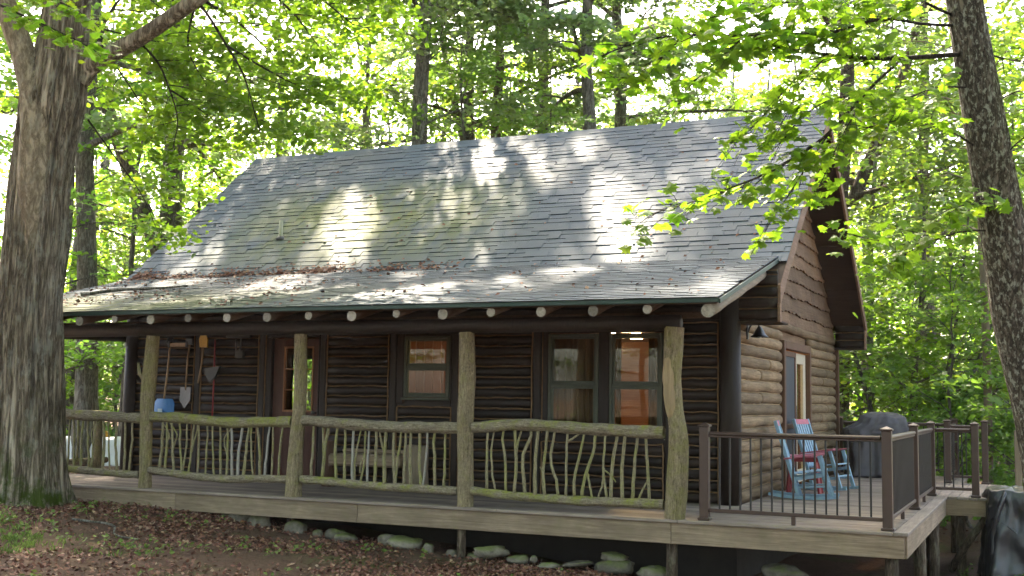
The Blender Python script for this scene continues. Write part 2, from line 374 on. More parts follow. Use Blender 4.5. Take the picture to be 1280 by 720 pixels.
def stonemat():
    t = NT('mossy_stone'); n1 = t.noise(t.world(), 9, 6, .7); n2 = t.noise(t.world(), 3.5, 4, .6); r = t.rand()
    col = t.mix(t.ramp(n1, (.3, 0.0), (.7, 1.0)), (.075, .062, .046), (.215, .19, .145)); col = t.n('HueSaturation', Value=t.math('ADD', t.math('MULTIPLY', r, .6), .7), Color=col).outputs[0]
    nz = t.n('SeparateXYZ', Vector=t.n('NewGeometry').outputs['Normal']).outputs['Z']
    mk = t.math('MULTIPLY', t.ramp(nz, (.2, 0.0), (.8, 1.0)), t.ramp(t.math('ADD', n2, t.math('MULTIPLY', r, .2)), (.5, 0.0), (.66, 1.0)))
    col = t.mix(t.math('MULTIPLY', mk, .75), col, (.12, .15, .03))
    return t.done(t.bsdf(col, .9, t.bump(n1, .9, .03), .2))
M['stone'] = stonemat()
def groundmat():
    t = NT('forest_soil'); n1 = t.noise(t.world(), 38, 5, .75); n2 = t.noise(t.world(), 1.1, 5, .65); n3 = t.noise(t.world(), 7, 5, .7)
    col = t.mix(t.ramp(n1, (.3, 0.0), (.7, 1.0)), (.045, .026, .018), (.135, .080, .056))
    col = t.mix(t.ramp(n3, (.45, 0.0), (.7, .7)), col, (.135, .085, .058))
    col = t.mix(t.math('MULTIPLY', t.ramp(n2, (.54, 0.0), (.68, 1.0)), .55), col, (.060, .085, .022))
    return t.done(t.bsdf(col, .95, t.bump(t.math('ADD', n1, n3), .9, .03), .1))
M['soil'] = groundmat()
def littermat():
    t = NT('fallen_leaf'); r = t.island()
    col = t.ramp(r, (0.0, (.065, .026, .018)), (.3, (.125, .050, .033)), (.65, (.175, .076, .050)), (.88, (.21, .108, .07)), (.97, (.30, .20, .13)))
    return t.done(t.bsdf(col, .75, None, .25))
M['litter'] = littermat()
def grassmat():
    t = NT('grass_blade'); r = t.island(); col = t.ramp(r, (0.0, (.07, .11, .022)), (.6, (.12, .19, .035)), (1.0, (.20, .25, .06)))
    a = t.bsdf(col, .6, None, .3); b = t.n('BsdfTranslucent', Color=col).outputs[0]
    mx = t.n('MixShader', Fac=.35); t.put(mx.inputs[1], a); t.put(mx.inputs[2], b); return t.done(mx.outputs[0])
M['grass'] = grassmat()

# ------------------------------------------------------------------ ground
_gx = np.array([-60, -10, -6, -2, 0, 1.5, 3, 5, 6.5, 9.6, 12, 20, 60]); _gz = np.array([-.6, -.36, -.24, -.16, -.22, -.36, -.48, -.60, -.68, -.86, -.95, -1.2, -1.8])
def sst(a, b, x): t = np.clip((x - a) / (b - a), 0, 1); return t * t * (3 - 2 * t)
def gh(x, y):
    x = np.asarray(x, float); y = np.asarray(y, float)
    z = np.interp(x, _gx, _gz)
    z = z + (-.38 - z) * sst(-.8, -11, y) * .9
    z = z - .022 * np.clip(y, 0, 14) * sst(4, 9, x) - .02 * np.clip(y - 6, 0, 10) * sst(0, -3, x) * .3
    z = z - .25 * sst(.5, 1.6, y) * sst(10.2, 9.2, x) * sst(-3.4, -2.2, x) * sst(10.6, 9.6, y)     # dug out under the deck and cabin
    z = z + .03 * np.sin(x * 1.7 + y * .6) * np.cos(y * 1.3 - x * .4) + .012 * np.sin(x * 5.1 + 1) * np.sin(y * 4.3)
    r = np.hypot(x - 4, y - 4); z = z + 1.5 * sst(25, 120, r)
    return z
def ground():
    n = 230; s = np.linspace(-1, 1, n); w = np.sign(s) * (np.abs(s) * 14 + 380 * np.abs(s) ** 5)
    X, Y = np.meshgrid(w + 4, w); Z = gh(X, Y); V = np.stack([X, Y, Z], -1).reshape(-1, 3)
    i = np.arange(n * n).reshape(n, n); F = np.stack([i[:-1, :-1], i[:-1, 1:], i[1:, 1:], i[1:, :-1]], -1).reshape(-1, 4)
    tag(obj('ground', fast_mesh('ground', V, F, M['soil'], True)), kind='structure')
ground()

# ------------------------------------------------------------------ cabin
XW0, XW1, YW0, YW1 = -2.13, 7.39, 2.117, 9.54
XR0, XR1 = -2.70, 7.97
YR, ZR = 5.83, 5.69; YB, ZB = 2.524, 3.064; YE, ZE = -0.45, 2.30
KU = (ZR - ZB) / (YR - YB); KP = (ZB - ZE) / (YB - YE)
def zu(y): return ZR - KU * abs(y - YR)
def zp(y): return ZE + KP * (y - YE)
cabin = thing('log_cabin', 'dark log cabin with blue-grey shingle roof and covered front porch', 'cabin', (0, 0, 0))

def halflog(mb, axis, a0, a1, zc, h, face, out, depth, seed=0, seg=7, wob=.004, curv=5):
    r_ = random.Random(seed); n = max(2, seg); prof = [(math.cos(t), math.sin(t)) for t in np.linspace(-PI / 2, PI / 2, curv + 2)]
    vs_ = []; fs_ = []
    for i in range(n + 1):
        a = a0 + (a1 - a0) * i / n; dz = r_.uniform(-wob, wob); dd = 1 + r_.uniform(-wob, wob) * 6; dh = 1 + r_.uniform(-wob, wob) * 4
        for (c, s_) in prof:
            cc = math.copysign(abs(c) ** .7, c); o_ = face + out * depth * max(cc, 0) * dd; z = zc + dz + s_ * h / 2 * dh
            vs_.append((a, o_, z) if axis == 0 else (o_, a, z))
    m = len(prof)
    for i in range(n):
        for j in range(m - 1): fs_.append((i * m + j, (i + 1) * m + j, (i + 1) * m + j + 1, i * m + j + 1))
        fs_.append((i * m + m - 1, (i + 1) * m + m - 1, (i + 1) * m, i * m))
    fs_.append(tuple(range(m))); fs_.append(tuple(n * m + j for j in range(m))[::-1])
    mb.add(vs_, fs_)
def log_x(x0, x1, zc, h, seed): 
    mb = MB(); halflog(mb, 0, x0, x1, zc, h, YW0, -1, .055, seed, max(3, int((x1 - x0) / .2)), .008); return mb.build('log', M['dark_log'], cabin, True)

# wall cores
PITCH_L = .1385
core = MB()
for a, b, z0, z1 in ((XW0, .45, -.12, 2.8), (1.38, 2.75, -.12, 2.8), (3.51, 4.9, -.12, 2.8), (6.51, XW1 - .05, -.12, 2.8), (.45, 1.38, 2.15, 2.8), (2.75, 3.51, -.12, 1.2), (2.75, 3.51, 2.1, 2.8), (4.9, 6.51, -.12, .82), (4.9, 6.51, 2.12, 2.8)):
    core.box((a, YW0, z0), (b, YW0 + .12, z1))
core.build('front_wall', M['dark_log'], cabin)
core = MB()
for a, b, z0, z1 in ((YW0 + .121, 4.86, -.12, 2.6), (6.93, YW1, -.12, 2.6), (4.86, 6.93, 2.15, 2.6)): core.box((XW1 - .13, a, z0), (XW1 - .03, b, z1))
core.prism([(YW0 + .3, 2.601), (YW1 - .3, 2.601), (YR, zu(YR) - .25)], 0, XW1 - .13, XW1 - .03)
core.build('gable_wall', M['siding'], cabin)
core = MB()
for a, b, z0, z1 in ((YW0 + .121, 6.2, -.12, 2.6), (7.6, YW1, -.12, 2.6), (6.2, 7.6, -.12, .9), (6.2, 7.6, 2.0, 2.6)): core.box((XW0 + .01, a, z0), (XW0 + .12, b, z1))
core.prism([(YW0 + .3, 2.601), (YW1 - .3, 2.601), (YR, zu(YR) - .25)], 0, XW0 + .01, XW0 + .12)
core.build('gable_wall', M['siding'], cabin)
MB().box((XW0 + .13, YW1 - .12, -.12), (XW1 - .14, YW1, 2.6)).build('back_wall', M['orange_wood_x'], cabin)
for (a, b) in (((XW0 + .02, YW0 + .3, -1.3), (XW1 - .05, YW0 + .45, -.125)), ((XW1 - .3, YW0 + .46, -1.5), (XW1 - .12, YW1, -.125)), ((XW0 + .02, YW0 + .46, -1.3), (XW0 + .2, YW1, -.125)), ((XW0 + .21, YW1 - .2, -1.3), (XW1 - .31, YW1 - .02, -.125))):
    MB().box(a, b).build('foundation', M['foundation'], cabin)
# interior shell
MB().box((XW0 + .121, YW0 + .121, -.06), (XW1 - .131, YW1 - .121, 0)).build('interior_floor', M['orange_wood_x'], cabin)
MB().box((XW0 + .121, YW0 + .121, 2.36), (XW1 - .131, YW1 - .121, 2.42)).build('interior_ceiling', M['orange_wood_x'], cabin)
for i in range(22):
    x = 1.2 + i * .155; MB().cbox((x, 4.4, .001), (x + .150, 4.43, 2.355), .006).build('interior_plank', M['orange_wood'], cabin)
for i in range(24):
    y = YW0 + .15 + i * .155; MB().cbox((3.9 if y > 4.5 else XW1 - .155, y, .001), ((3.93 if y > 4.5 else XW1 - .132), y + .150, 2.355), .006).build('interior_plank', M['orange_wood'], cabin)

# front wall courses
def section(x0, x1, z0, z1, cap=True):
    k0 = math.floor(z0 / PITCH_L + .5); ch = MB(); sd = int(x0 * 100) + 1000
    z = k0 * PITCH_L
    while z + PITCH_L <= z1 + .05:
        log_x(x0 + .012, x1 - .012, z + PITCH_L / 2, PITCH_L - .017, sd + int(z * 100))
        halflog(ch, 0, x0 + .01, x1 - .01, z + PITCH_L, .022, YW0, -1, .056, sd + 7 + int(z * 90), max(3, int((x1 - x0) / .1)), .009, 2); z += PITCH_L
    for xx in (x0, x1): halflog_v(ch, xx, z0, z)
    ch.build('chinking', M['chink'], cabin)
def halflog_v(mb, x, z0, z1, w=.02):
    r_ = random.Random(int(x * 977)); pts = [(x + r_.uniform(-.005, .005), YW0 - .05, z) for z in np.linspace(z0, z1, 14)]; mb.tube(pts, .011, 5)
for s_ in ((-2.0, -.87, 0, 2.24), (-.73, .32, 0, 2.24), (1.52, 2.53, 0, 2.24), (2.68, 3.52, 0, 1.12), (3.64, 4.71, 0, 2.24), (4.86, 6.5, 0, .72), (6.66, 7.2, 0, 2.24)): section(*s_)
for x, z1 in ((-.80, 2.24), (.385, 2.24), (1.45, 2.24), (2.605, 2.24), (3.58, 2.24), (4.785, 2.24), (6.58, 2.24)):
    MB().cbox((x - .052, YW0 - .06, 0), (x + .052, YW0 - .001, z1), .015).build('wall_stud', M['dark_post'], cabin)
MB().tube([(XW0 + .05, YW0 - .06, .0), (XW0 + .045, YW0 - .06, 1.1), (XW0 + .06, YW0 - .06, 2.75)], [.11, .105, .1], 14, .03, 3).build('corner_log', M['dark_post'], cabin, True)
MB().tube([(7.345, YW0 - .03, 0), (7.35, YW0 - .035, 1.1), (7.345, YW0 - .03, 2.75)], [.135, .13, .13], 16, .03, 4).build('corner_log', M['dark_post'], cabin, True)
MB().cbox((XW0 - .05, YW0 - .075, 2.245), (XW1 - .1, YW0 - .002, 2.42), .02).build('wall_plate', M['dark_post'], cabin)

# windows
def window(x0, x1, z0, z1, zm, n_units=1, trim=True):
    y = YW0 - .05; f = MB(); w = .036
    f.cbox((x0, y, z0), (x0 + w, y + .09, z1)); f.cbox((x1 - w, y, z0), (x1, y + .09, z1))
    f.cbox((x0 + w, y, z0), (x1 - w, y + .09, z0 + w)); f.cbox((x0 + w, y, z1 - w), (x1 - w, y + .09, z1))
    o = f.build('window', M['sage'], cabin)
    MB().cbox((x0 + w + .002, y + .012, zm - .02), (x1 - w - .002, y + .07, zm + .02)).build('sash_rail', M['sage'], o)
    g = .03
    for (a, b, yy) in ((z0 + w, zm - .02, .03), (zm + .02, z1 - w, .045)):
        s_ = MB(); xa, xb = x0 + w + .002, x1 - w - .002
        s_.cbox((xa, y + yy - .012, a), (xa + g, y + yy + .012, b), .003); s_.cbox((xb - g, y + yy - .012, a), (xb, y + yy + .012, b), .003)
        s_.cbox((xa + g, y + yy - .012, a), (xb - g, y + yy + .012, a + g), .003); s_.cbox((xa + g, y + yy - .012, b - g), (xb - g, y + yy + .012, b), .003)
        s_.build('sash', M['sage'], o)
        MB().box((xa + g - .004, y + yy - .002, a + g - .004), (xb - g + .004, y + yy + .002, b - g + .004)).build('pane', M['glass'], o)
    t = MB(); t.cbox((x0 - .02, y - .03, z0 - .035), (x1 + .02, y + .02, z0 - .002)); t.build('sill', M['sage'], o)
    return o
window(2.775, 3.485, 1.235, 2.075, 1.655); window(4.94, 5.635, .845, 2.09, 1.43); window(5.785, 6.485, .845, 2.09, 1.43)
t = MB(); t.cbox((5.637, YW0 - .045, .80), (5.783, YW0 + .02, 2.12), .01); t.cbox((4.845, YW0 - .045, .76), (4.937, YW0 + .02, 2.2), .01); t.cbox((6.488, YW0 - .045, .76), (6.525, YW0 + .02, 2.2), .01)
t.cbox((4.938, YW0 - .045, 2.10), (6.487, YW0 + .02, 2.2), .01); t.build('window_casing', M['dark_post'], cabin)
t = MB(); t.cbox((2.66, YW0 - .045, 1.15), (2.772, YW0 + .02, 2.2), .01); t.cbox((3.488, YW0 - .045, 1.15), (3.525, YW0 + .02, 2.2), .01); t.cbox((2.773, YW0 - .045, 2.078), (3.487, YW0 + .02, 2.2), .01); t.build('window_casing', M['dark_post'], cabin)
t = MB(); t.tube([(4.86, YW0 - .05, .8), (4.862, YW0 - .05, 2.17), (6.5, YW0 - .05, 2.18)], .008, 5); t.tube([(4.80, YW0 - .055, 2.225), (6.62, YW0 - .055, 2.225)], .008, 5); t.build('chinking', M['chink'], cabin)
def curtain(x0, x1, z0, z1, y, folds, seed):
    n = 80; V = []; F = []; r_ = random.Random(seed); ph = r_.uniform(0, 6)
    for k, off in enumerate((0, .006)):
        for i in range(n + 1):
            x = x0 + (x1 - x0) * i / n; yy = y + off + .028 * math.sin(folds * 2 * PI * i / n + ph + .6 * math.sin(i * .13))
            V += [(x, yy, z0), (x + .01 * math.sin(i * .3), yy, z1)]
    for k in range(2):
        for i in range(n): b = k * 2 * (n + 1) + 2 * i; F.append((b, b + 2, b + 3, b + 1))
    for i in (0, n): F.append((2 * i, 2 * i + 1, 2 * (n + 1) + 2 * i + 1, 2 * (n + 1) + 2 * i))
    MB().add(V, F).build('curtain', M['curtain'], cabin, True)
curtain(4.84, 5.40, .8, 2.15, 2.36, 6, 1); curtain(6.22, 6.52, .8, 2.15, 2.36, 5, 2); curtain(5.36, 5.70, .8, 2.15, 2.38, 4, 3); curtain(5.76, 5.86, .8, 2.15, 2.36, 1.5, 4)
# side window in the far gable
o = MB().cbox((XW0 - .02, 6.2, .9), (XW0 + .13, 6.26, 2.0)).cbox((XW0 - .02, 7.54, .9), (XW0 + .13, 7.6, 2.0)).cbox((XW0 - .02, 6.261, .9), (XW0 + .13, 7.539, .96)).cbox((XW0 - .02, 6.261, 1.94), (XW0 + .13, 7.539, 2.0)).build('window', M['sage'], cabin)
MB().box((XW0 + .06, 6.255, .955), (XW0 + .064, 7.545, 1.945)).build('pane', M['glass'], o)

# front door
d = MB(); y0, y1 = YW0 + .0, YW0 + .045
for a, b, z0, z1 in ((.56, .76, .02, 2.06), (1.24, 1.36, .02, 2.06), (.76, 1.24, .02, 1.02), (.76, 1.24, 1.93, 2.06)): d.cbox((a + .0005, y0, z0), (b - .0005, y1, z1), .004)
door = d.build('door', M['red_door'], cabin)
m = MB(); m.cbox((.985, y0 + .006, 1.03), (1.007, y1 - .006, 1.92), .003)
for z in (1.31, 1.61): m.cbox((.761, y0 + .008, z), (.984, y1 - .008, z + .02), .003); m.cbox((1.008, y0 + .008, z), (1.239, y1 - .008, z + .02), .003)
m.cbox((.74, y0 - .012, 1.0), (1.26, y0 - .001, 1.03), .003); m.cbox((.74, y0 - .012, 1.92), (1.26, y0 - .001, 1.95), .003); m.cbox((.74, y0 - .012, 1.0301), (.765, y0 - .001, 1.9199), .003); m.cbox((1.235, y0 - .012, 1.0301), (1.26, y0 - .001, 1.9199), .003)
m.build('muntin', M['orange_wood'], door); MB().box((.762, y0 + .02, 1.022), (1.238, y0 + .024, 1.928)).build('pane', M['glass'], door)
MB().tube([(1.30, y0 - .002, 1.0), (1.30, y0 - .035, 1.0), (1.30, y0 - .06, 1.0), (1.30, y0 - .075, 1.0)], [.012, .012, .028, .02], 12).build('handle', M['steel'], door, True)
t = MB(); t.cbox((.452, YW0 - .05, 0), (.556, YW0 + .05, 2.08), .01); t.cbox((1.362, YW0 - .05, 0), (1.39, YW0 + .05, 2.08), .01); t.cbox((.452, YW0 - .05, 2.081), (1.39, YW0 + .05, 2.2), .01); t.build('door_casing', M['dark_post'], cabin)
MB().tube([(.45, YW0 - .055, .02), (.452, YW0 - .055, 2.2)], .009, 5).build('chinking', M['chink'], cabin)

# gable wall logs and siding
PG = .152; ch = MB(); k = 0
z = 0.0
while z < 2.2:
    for (a, b) in ((YW0 + .10, 4.83), (6.97, YW1 + .02)):
        if z + PG > 2.3: continue
        j = a + (b - a) * rnd.uniform(.3, .75); cuts = [a, j, b] if rnd.random() < .5 else [a, b]
        for p, q in zip(cuts[:-1], cuts[1:]):
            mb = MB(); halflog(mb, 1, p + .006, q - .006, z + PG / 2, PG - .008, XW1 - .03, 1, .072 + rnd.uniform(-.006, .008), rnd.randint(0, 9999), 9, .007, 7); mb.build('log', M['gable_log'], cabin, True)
    for (a, b) in ((YW0 + .12, 4.83), (6.97, YW1)): halflog(ch, 1, a, b, z + PG, .026, XW1 - .03, 1, .03, k, 8, .004, 2)
    z += PG; k += 1
zt = z
mb = MB(); halflog(mb, 1, YW0 + .1, YW1 + .02, zt + .06, .14, XW1 - .03, 1, .075, 5, 24, .008, 7); mb.build('log', M['gable_log'], cabin, True)
ch.build('chinking', M['chink_light'], cabin)
MB().cbox((XW1 - .03, YW1 + .021, -.1), (XW1 + .09, YW1 + .12, 2.35), .01).build('corner_board', M['brown_trim'], cabin)
z = zt + .12; row = 0
while z < zu(YR) - .3:
    h = .235 + rnd.uniform(-.03, .03); ya = YR - (zu(YR) - .20 - z) / KU; yb = 2 * YR - ya; ya = max(ya, YW0 + .02); yb = min(yb, YW1)
    j = ya + (yb - ya) * rnd.uniform(.25, .75); cuts = [ya, j, yb] if yb - ya > 2 else [ya, yb]
    for p, q in zip(cuts[:-1], cuts[1:]):
        n = max(6, int((q - p) / .07)); V = []; F = []; ph = rnd.uniform(0, 9); amp = rnd.uniform(.005, .018)
        for i in range(n + 1):
            y = p + .003 + (q - p - .006) * i / n; zb = z - .03 + amp * math.sin(y * 3.1 + ph) + amp * .5 * math.sin(y * 8.7 + ph * 2) + .012 * math.sin(y * 23 + ph); ztp = min(z + h + .04, zu(y) - .13); zb = min(zb, ztp - .005)
            V += [(XW1 - .028, y, zb), (XW1 + .028 + .006 * math.sin(y * 7 + ph), y, zb), (XW1 + .026, y, zb + .04 if zb + .04 < ztp else ztp), (XW1 - .012, y, ztp), (XW1 - .028, y, ztp)]
        for i in range(n):
            for c in range(5): F.append((i * 5 + c, i * 5 + (c + 1) % 5, (i + 1) * 5 + (c + 1) % 5, (i + 1) * 5 + c))
        F.append((0, 1, 2, 3, 4)); F.append(tuple(n * 5 + c for c in (4, 3, 2, 1, 0)))
        MB().add(V, F).build('siding_board', M['siding'], cabin)
    z += h; row += 1
# sliding door
sd = MB(); X0 = XW1 - .03
for (a, b, z0, z1) in ((4.84, 4.95, 0, 2.14), (6.86, 6.965, 0, 2.14), (4.951, 6.859, 2.02, 2.14)): sd.cbox((X0, a, z0), (X0 + .10, b, z1), .008)
door = sd.build('sliding_door', M['brown_trim'], cabin)
mb = MB()
for (a, b, z0, z1) in ((4.952, 5.03, .03, 2.0), (5.83, 5.91, .03, 2.0), (5.031, 5.829, .03, .16), (5.031, 5.829, 1.92, 2.0), (5.031, 5.829, .86, .93)): mb.cbox((X0 + .03, a, z0), (X0 + .06, b, z1), .004)
fr = mb.build('screen_frame', M['brown_trim'], door); MB().box((X0 + .042, 5.025, .155), (X0 + .046, 5.835, 1.925)).build('screen', M['screen'], fr)
mb = MB()
for (a, b, z0, z1) in ((5.92, 6.14, .03, 2.0), (6.66, 6.857, .03, 2.0), (6.141, 6.659, .03, .22), (6.141, 6.659, 1.84, 2.0)): mb.cbox((X0 - .02, a, z0), (X0 + .025, b, z1), .004)
fr = mb.build('door_leaf', M['cream'], door); MB().box((X0 + .0, 6.135, .215), (X0 + .004, 6.665, 1.845)).build('pane', M['glass'], fr)
MB().cbox((X0 + .027, 5.96, .95), (X0 + .05, 6.0, 1.2), .004).build('handle', M['black_plastic'], fr)

# roof
roof = MB(); T = .10
def slab(mb, pts, x0, x1, t=T):
    (ya, za), (yb, zb) = pts; mb.add([(x0, ya, za), (x1, ya, za), (x1, yb, zb), (x0, yb, zb), (x0, ya, za - t), (x1, ya, za - t), (x1, yb, zb - t), (x0, yb, zb - t)], [(0,1,2,3),(7,6,5,4),(0,4,5,1),(1,5,6,2),(2,6,7,3),(3,7,4,0)])
EPS = .02
slab(roof, ((2.07, zu(2.07) - EPS), (YR, ZR - EPS)), XR0, XR1); slab(roof, ((YR + .001, ZR - EPS), (9.62, zu(9.62) - EPS)), XR0, XR1)
slab(roof, ((YE + .01, ZE - EPS), (2.6, zp(2.6) - EPS)), XR0 + .02, 7.83, .05)
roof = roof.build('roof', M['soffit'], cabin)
_shm = {}
def shingle_mesh(kx, kt, up):
    key = (kx, kt, up)
    if key not in _shm:
        w, l, t = (.19, .25, .31, .36)[kx], .160 if up else .15, ((.0075, .0135)[kt] if up else (.005, .008)[kt]); mb = MB()
        mb.add([(0.002, 0, 0), (w - .002, 0, 0), (w - .002, 0, t), (0.002, 0, t), (0.002, l, -.006), (w - .002, l, -.006), (w - .002, l, t - .007), (0.002, l, t - .007)],
               [(0,3,2,1)[::-1], (3,2,6,7), (4,5,6,7), (0,4,7,3), (1,2,6,5), (0,1,5,4)]); _shm[key] = mb.mesh('shingle', M['shingle']); _shm[key].materials.append(M['asphalt_shade_edge']); _shm[key].polygons[0].material_index = 1
    return _shm[key]
W_ = (.19, .25, .31, .36)
cand = []
def courses(ya, za, yb, zb, x0, x1, pitch, up):
    L = math.hypot(yb - ya, zb - za); dy, dz = (yb - ya) / L, (zb - za) / L; th = math.atan2(dz, dy); n = int(L / pitch) + 1; r_ = random.Random(7 + up)
    for i in range(n):
        s_ = i * pitch - .02; x = x0 - r_.uniform(0, .3)
        while x < x1:
            kx = r_.randrange(4); w = W_[kx]; kt = int(r_.random() < (.42 if up else .35))
            xa, xb = max(x, x0), min(x + w, x1)
            lift = .004 + r_.uniform(0, .0012); p = (x, ya + dy * s_ - dz * lift, za + dz * s_ + dy * lift)
            if xb - xa > .05: cand.append((p, th, kx, kt, up, x >= x0 and x + w <= x1, xa, xb, s_ > L - (.160 if up else .15)))
            x += w
courses(YB - .10, zu(YB - .10), YR, ZR, XR0 - .01, XR1 + .01, .118, 1)
courses(YE - .03, ZE - .008, YB + .06, zp(YB + .06), XR0 + .0, 7.86, .112, 0)
def vis(c):
    u, v, z = project((c[0][0] + .15, c[0][1], c[0][2])); return (z if 150 < u < 960 and 0 < v < 720 and c[5] and not c[8] else 1e3 + z)
order = sorted(range(len(cand)), key=lambda i: vis(cand[i]) + (3 if not cand[i][4] else 0)); single = set(order[:300])
V = []; F = []
for i, (p, th, kx, kt, up, full, xa, xb, top) in enumerate(cand):
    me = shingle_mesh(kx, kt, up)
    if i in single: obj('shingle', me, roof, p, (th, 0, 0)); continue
    c_, s_ = math.cos(th), math.sin(th); b = len(V)
    for v in me.vertices:
        x = min(max(p[0] + v.co.x, xa), xb); V.append((x, p[1] + c_ * v.co.y - s_ * v.co.z, p[2] + s_ * v.co.y + c_ * v.co.z))
    F += [tuple(b + k for k in pl.vertices) for pl in me.polygons]
me = fast_mesh('shingle_courses', V, F, M['shingle']); me.materials.append(M['asphalt_shade_edge']); me.polygons.foreach_set('material_index', [1 if k % 6 == 0 else 0 for k in range(len(F))])
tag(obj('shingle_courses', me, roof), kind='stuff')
mb = MB(); L = math.hypot(9.62 - YR, ZR - zu(9.62))
for i in range(20):                                               # back slope, courses as strips
    a, b = YR + .02 + (9.66 - YR) * i / 20, YR + .02 + (9.66 - YR) * (i + 1.2) / 20
    mb.add([(XR0, a, zu(a) + .006), (XR1, a, zu(a) + .006), (XR1, b, zu(b) + .02), (XR0, b, zu(b) + .02), (XR1, b, zu(b) + .004), (XR0, b, zu(b) + .004)], [(0, 1, 2, 3), (3, 2, 4, 5)])
tag(mb.build('back_slope_courses', M['shingle'], roof), kind='stuff')
x = XR0 - .02
while x < XR1:
    w = min(.30, XR1 + .02 - x); cp = MB(); zz = ZR + .012 + rnd.uniform(0, .006)
    cp.add([(x, YR - .13, zz - .13 * KU), (x + w, YR - .13, zz - .13 * KU - .006), (x + w, YR, zz + .012), (x, YR, zz + .018), (x + w, YR + .13, zz - .13 * KU - .006), (x, YR + .13, zz - .13 * KU), (x, YR - .13, zz - .13 * KU - .014), (x + w, YR - .13, zz - .13 * KU - .02)], [(0, 1, 2, 3), (3, 2, 4, 5), (6, 7, 1, 0)])
    cp.build('ridge_shingle', M['shingle'], roof); x += .26
MB().cbox((XR0 - .0, YE - .035, ZE - .06), (7.86, YE - .012, ZE - .012), .004).build('drip_edge', M['green_metal'], cabin)
MB().bar((7.868, YE - .02, ZE - .045), (7.868, 2.45, zp(2.45) - .045), .02, .05).build('drip_edge', M['green_metal'], cabin)
# rake boards
def rake(x, ya, yb, dz, h=.2, seed=1):
    V = []; F = []; n = 14
    for i in range(n + 1):
        y = ya + (yb - ya) * i / n; z = zu(y) + dz
        for xx in (x, x + .035): V += [(xx, y, z), (xx, y, z - h * (1 + .06 * math.sin(i * 1.9 + seed)))]
    for i in range(n):
        a, b = 4 * i, 4 * i + 4; F += [(a, a + 1, b + 1, b), (a + 2, b + 2, b + 3, a + 3), (a, b, b + 2, a + 2), (a + 1, a + 3, b + 3, b + 1)]
    F += [(0, 2, 3, 1), (4 * n, 4 * n + 1, 4 * n + 3, 4 * n + 2)]
    MB().add(V, F).build('rake_board', M['rake'], cabin)
for x in (XR1 - .028, XR0 - .008):
    rake(x, 2.03, YR - .002, -.022, .235); rake(x, YR + .002, 9.66, -.022, .2, 4)
# soffit boards under the gable overhang
for k, (ya, yb) in enumerate(((2.1, YR), (9.6, YR))):
    for i in range(9):
        a = ya + (yb - ya) * i / 9; b = ya + (yb - ya) * (i + 1) / 9 - math.copysign(.006, yb - ya); s_ = MB()
        s_.add([(XW1 - .02, a, zu(a) - .125), (XR1 - .03, a, zu(a) - .125), (XR1 - .03, b, zu(b) - .125), (XW1 - .02, b, zu(b) - .125), (XW1 - .02, a, zu(a) - .14 - .012 * (i % 2)), (XR1 - .03, a, zu(a) - .14 - .012 * (i % 2)), (XR1 - .03, b, zu(b) - .14 - .012 * (i % 2)), (XW1 - .02, b, zu(b) - .14 - .012 * (i % 2))], [(0,1,2,3),(7,6,5,4),(0,4,5,1),(1,5,6,2),(2,6,7,3),(3,7,4,0)])
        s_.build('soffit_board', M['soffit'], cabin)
# boxed returns at both ends of the gable overhang
for (yf, zlo, tall) in ((2.03, 2.235, 1), (YW1 - .05, 2.235, 0)):
    zz = zlo
    while zz < zlo + .55:
        z1 = min(zz + .135, (zu(yf) if not tall else zp(yf)) - .10)
        if z1 - zz < .03: break
        b = MB(); halflog(b, 0, XW1 + (.05 if not tall else -.02), XR1 - .035, (zz + z1) / 2, z1 - zz - .01, yf + .03, -1, .03, int(zz * 99), 5, .004); b.build('return_board', M['dark_log'], cabin, True)
        c_ = MB(); halflog(c_, 0, XW1 + (.05 if not tall else -.02), XR1 - .035, z1, .016, yf + .03, -1, .026, int(zz * 77), 6, .005, 2); c_.build('chinking', M['chink'], cabin); zz += .137
    MB().cbox((XW1 - (.02 if tall else -.05), yf + .031, zlo - .01), (XR1 - .031, yf + .06, (zu(yf) - .16) if not tall else zp(yf) - .12), .003).build('return_box', M['dark_log'], cabin)
    MB().cbox((XW1 - .02, yf - .005, zlo - .035), (XR1 - .0, yf + .5 if tall else yf + .12, zlo - .012), .004).build('return_soffit', M['soffit'], cabin)
    MB().cbox((XR1 - .029, yf - .02, zlo - .03), (XR1 + .006, yf + .06, zu(yf) - .24), .004).build('return_trim', M['rake'], cabin)
MB().cbox((XW1 - .09, 1.985, 2.235), (XW1 - .045, 2.005, 2.52), .003).build('return_trim', M['edge_log'], cabin)
# rafters, beam, edge log
def rafter(x, big=False, seed=0):
    y0, y1 = -.42, 2.06; r = .072 if big else .056 * (1 + .14 * math.sin(seed * 2.7)); off = .07 + r if not big else .075 + r
    o = MB().tube([(x, y0 + (y1 - y0) * t, zp(y0 + (y1 - y0) * t) - off + .0) for t in np.linspace(0, 1, 9)], [r * (1 + .05 * math.sin(i * 2.3 + seed)) for i in range(9)], 14, .02, seed).build('rafter', M['edge_log'] if big else M['rafter'], cabin, True)
    n = Vector((0, -1, -KP)).normalized(); c = Vector((x, y0 - .003, zp(y0) - off)); pts = [c + Vector((math.cos(a) * r * .98, -KP * 0, math.sin(a) * r * .98)) for a in np.linspace(0, 2 * PI, 14, endpoint=False)]
    e = MB(); e.add([p + Vector((0, -.012 + .004 * math.sin(i * 2.1), 0)) for i, p in enumerate(pts)] + [p for p in pts] + [c + Vector((0, -.016, 0))], [(i, (i + 1) % 14, 28) for i in range(14)] + [(i, 14 + i, 14 + (i + 1) % 14, (i + 1) % 14) for i in range(14)]); e.build('log_end', M['log_end'], o)
x = -2.52; i = 0
while x < 7.5: rafter(x, False, i); x += .601; i += 1
rafter(7.74, True, 50)
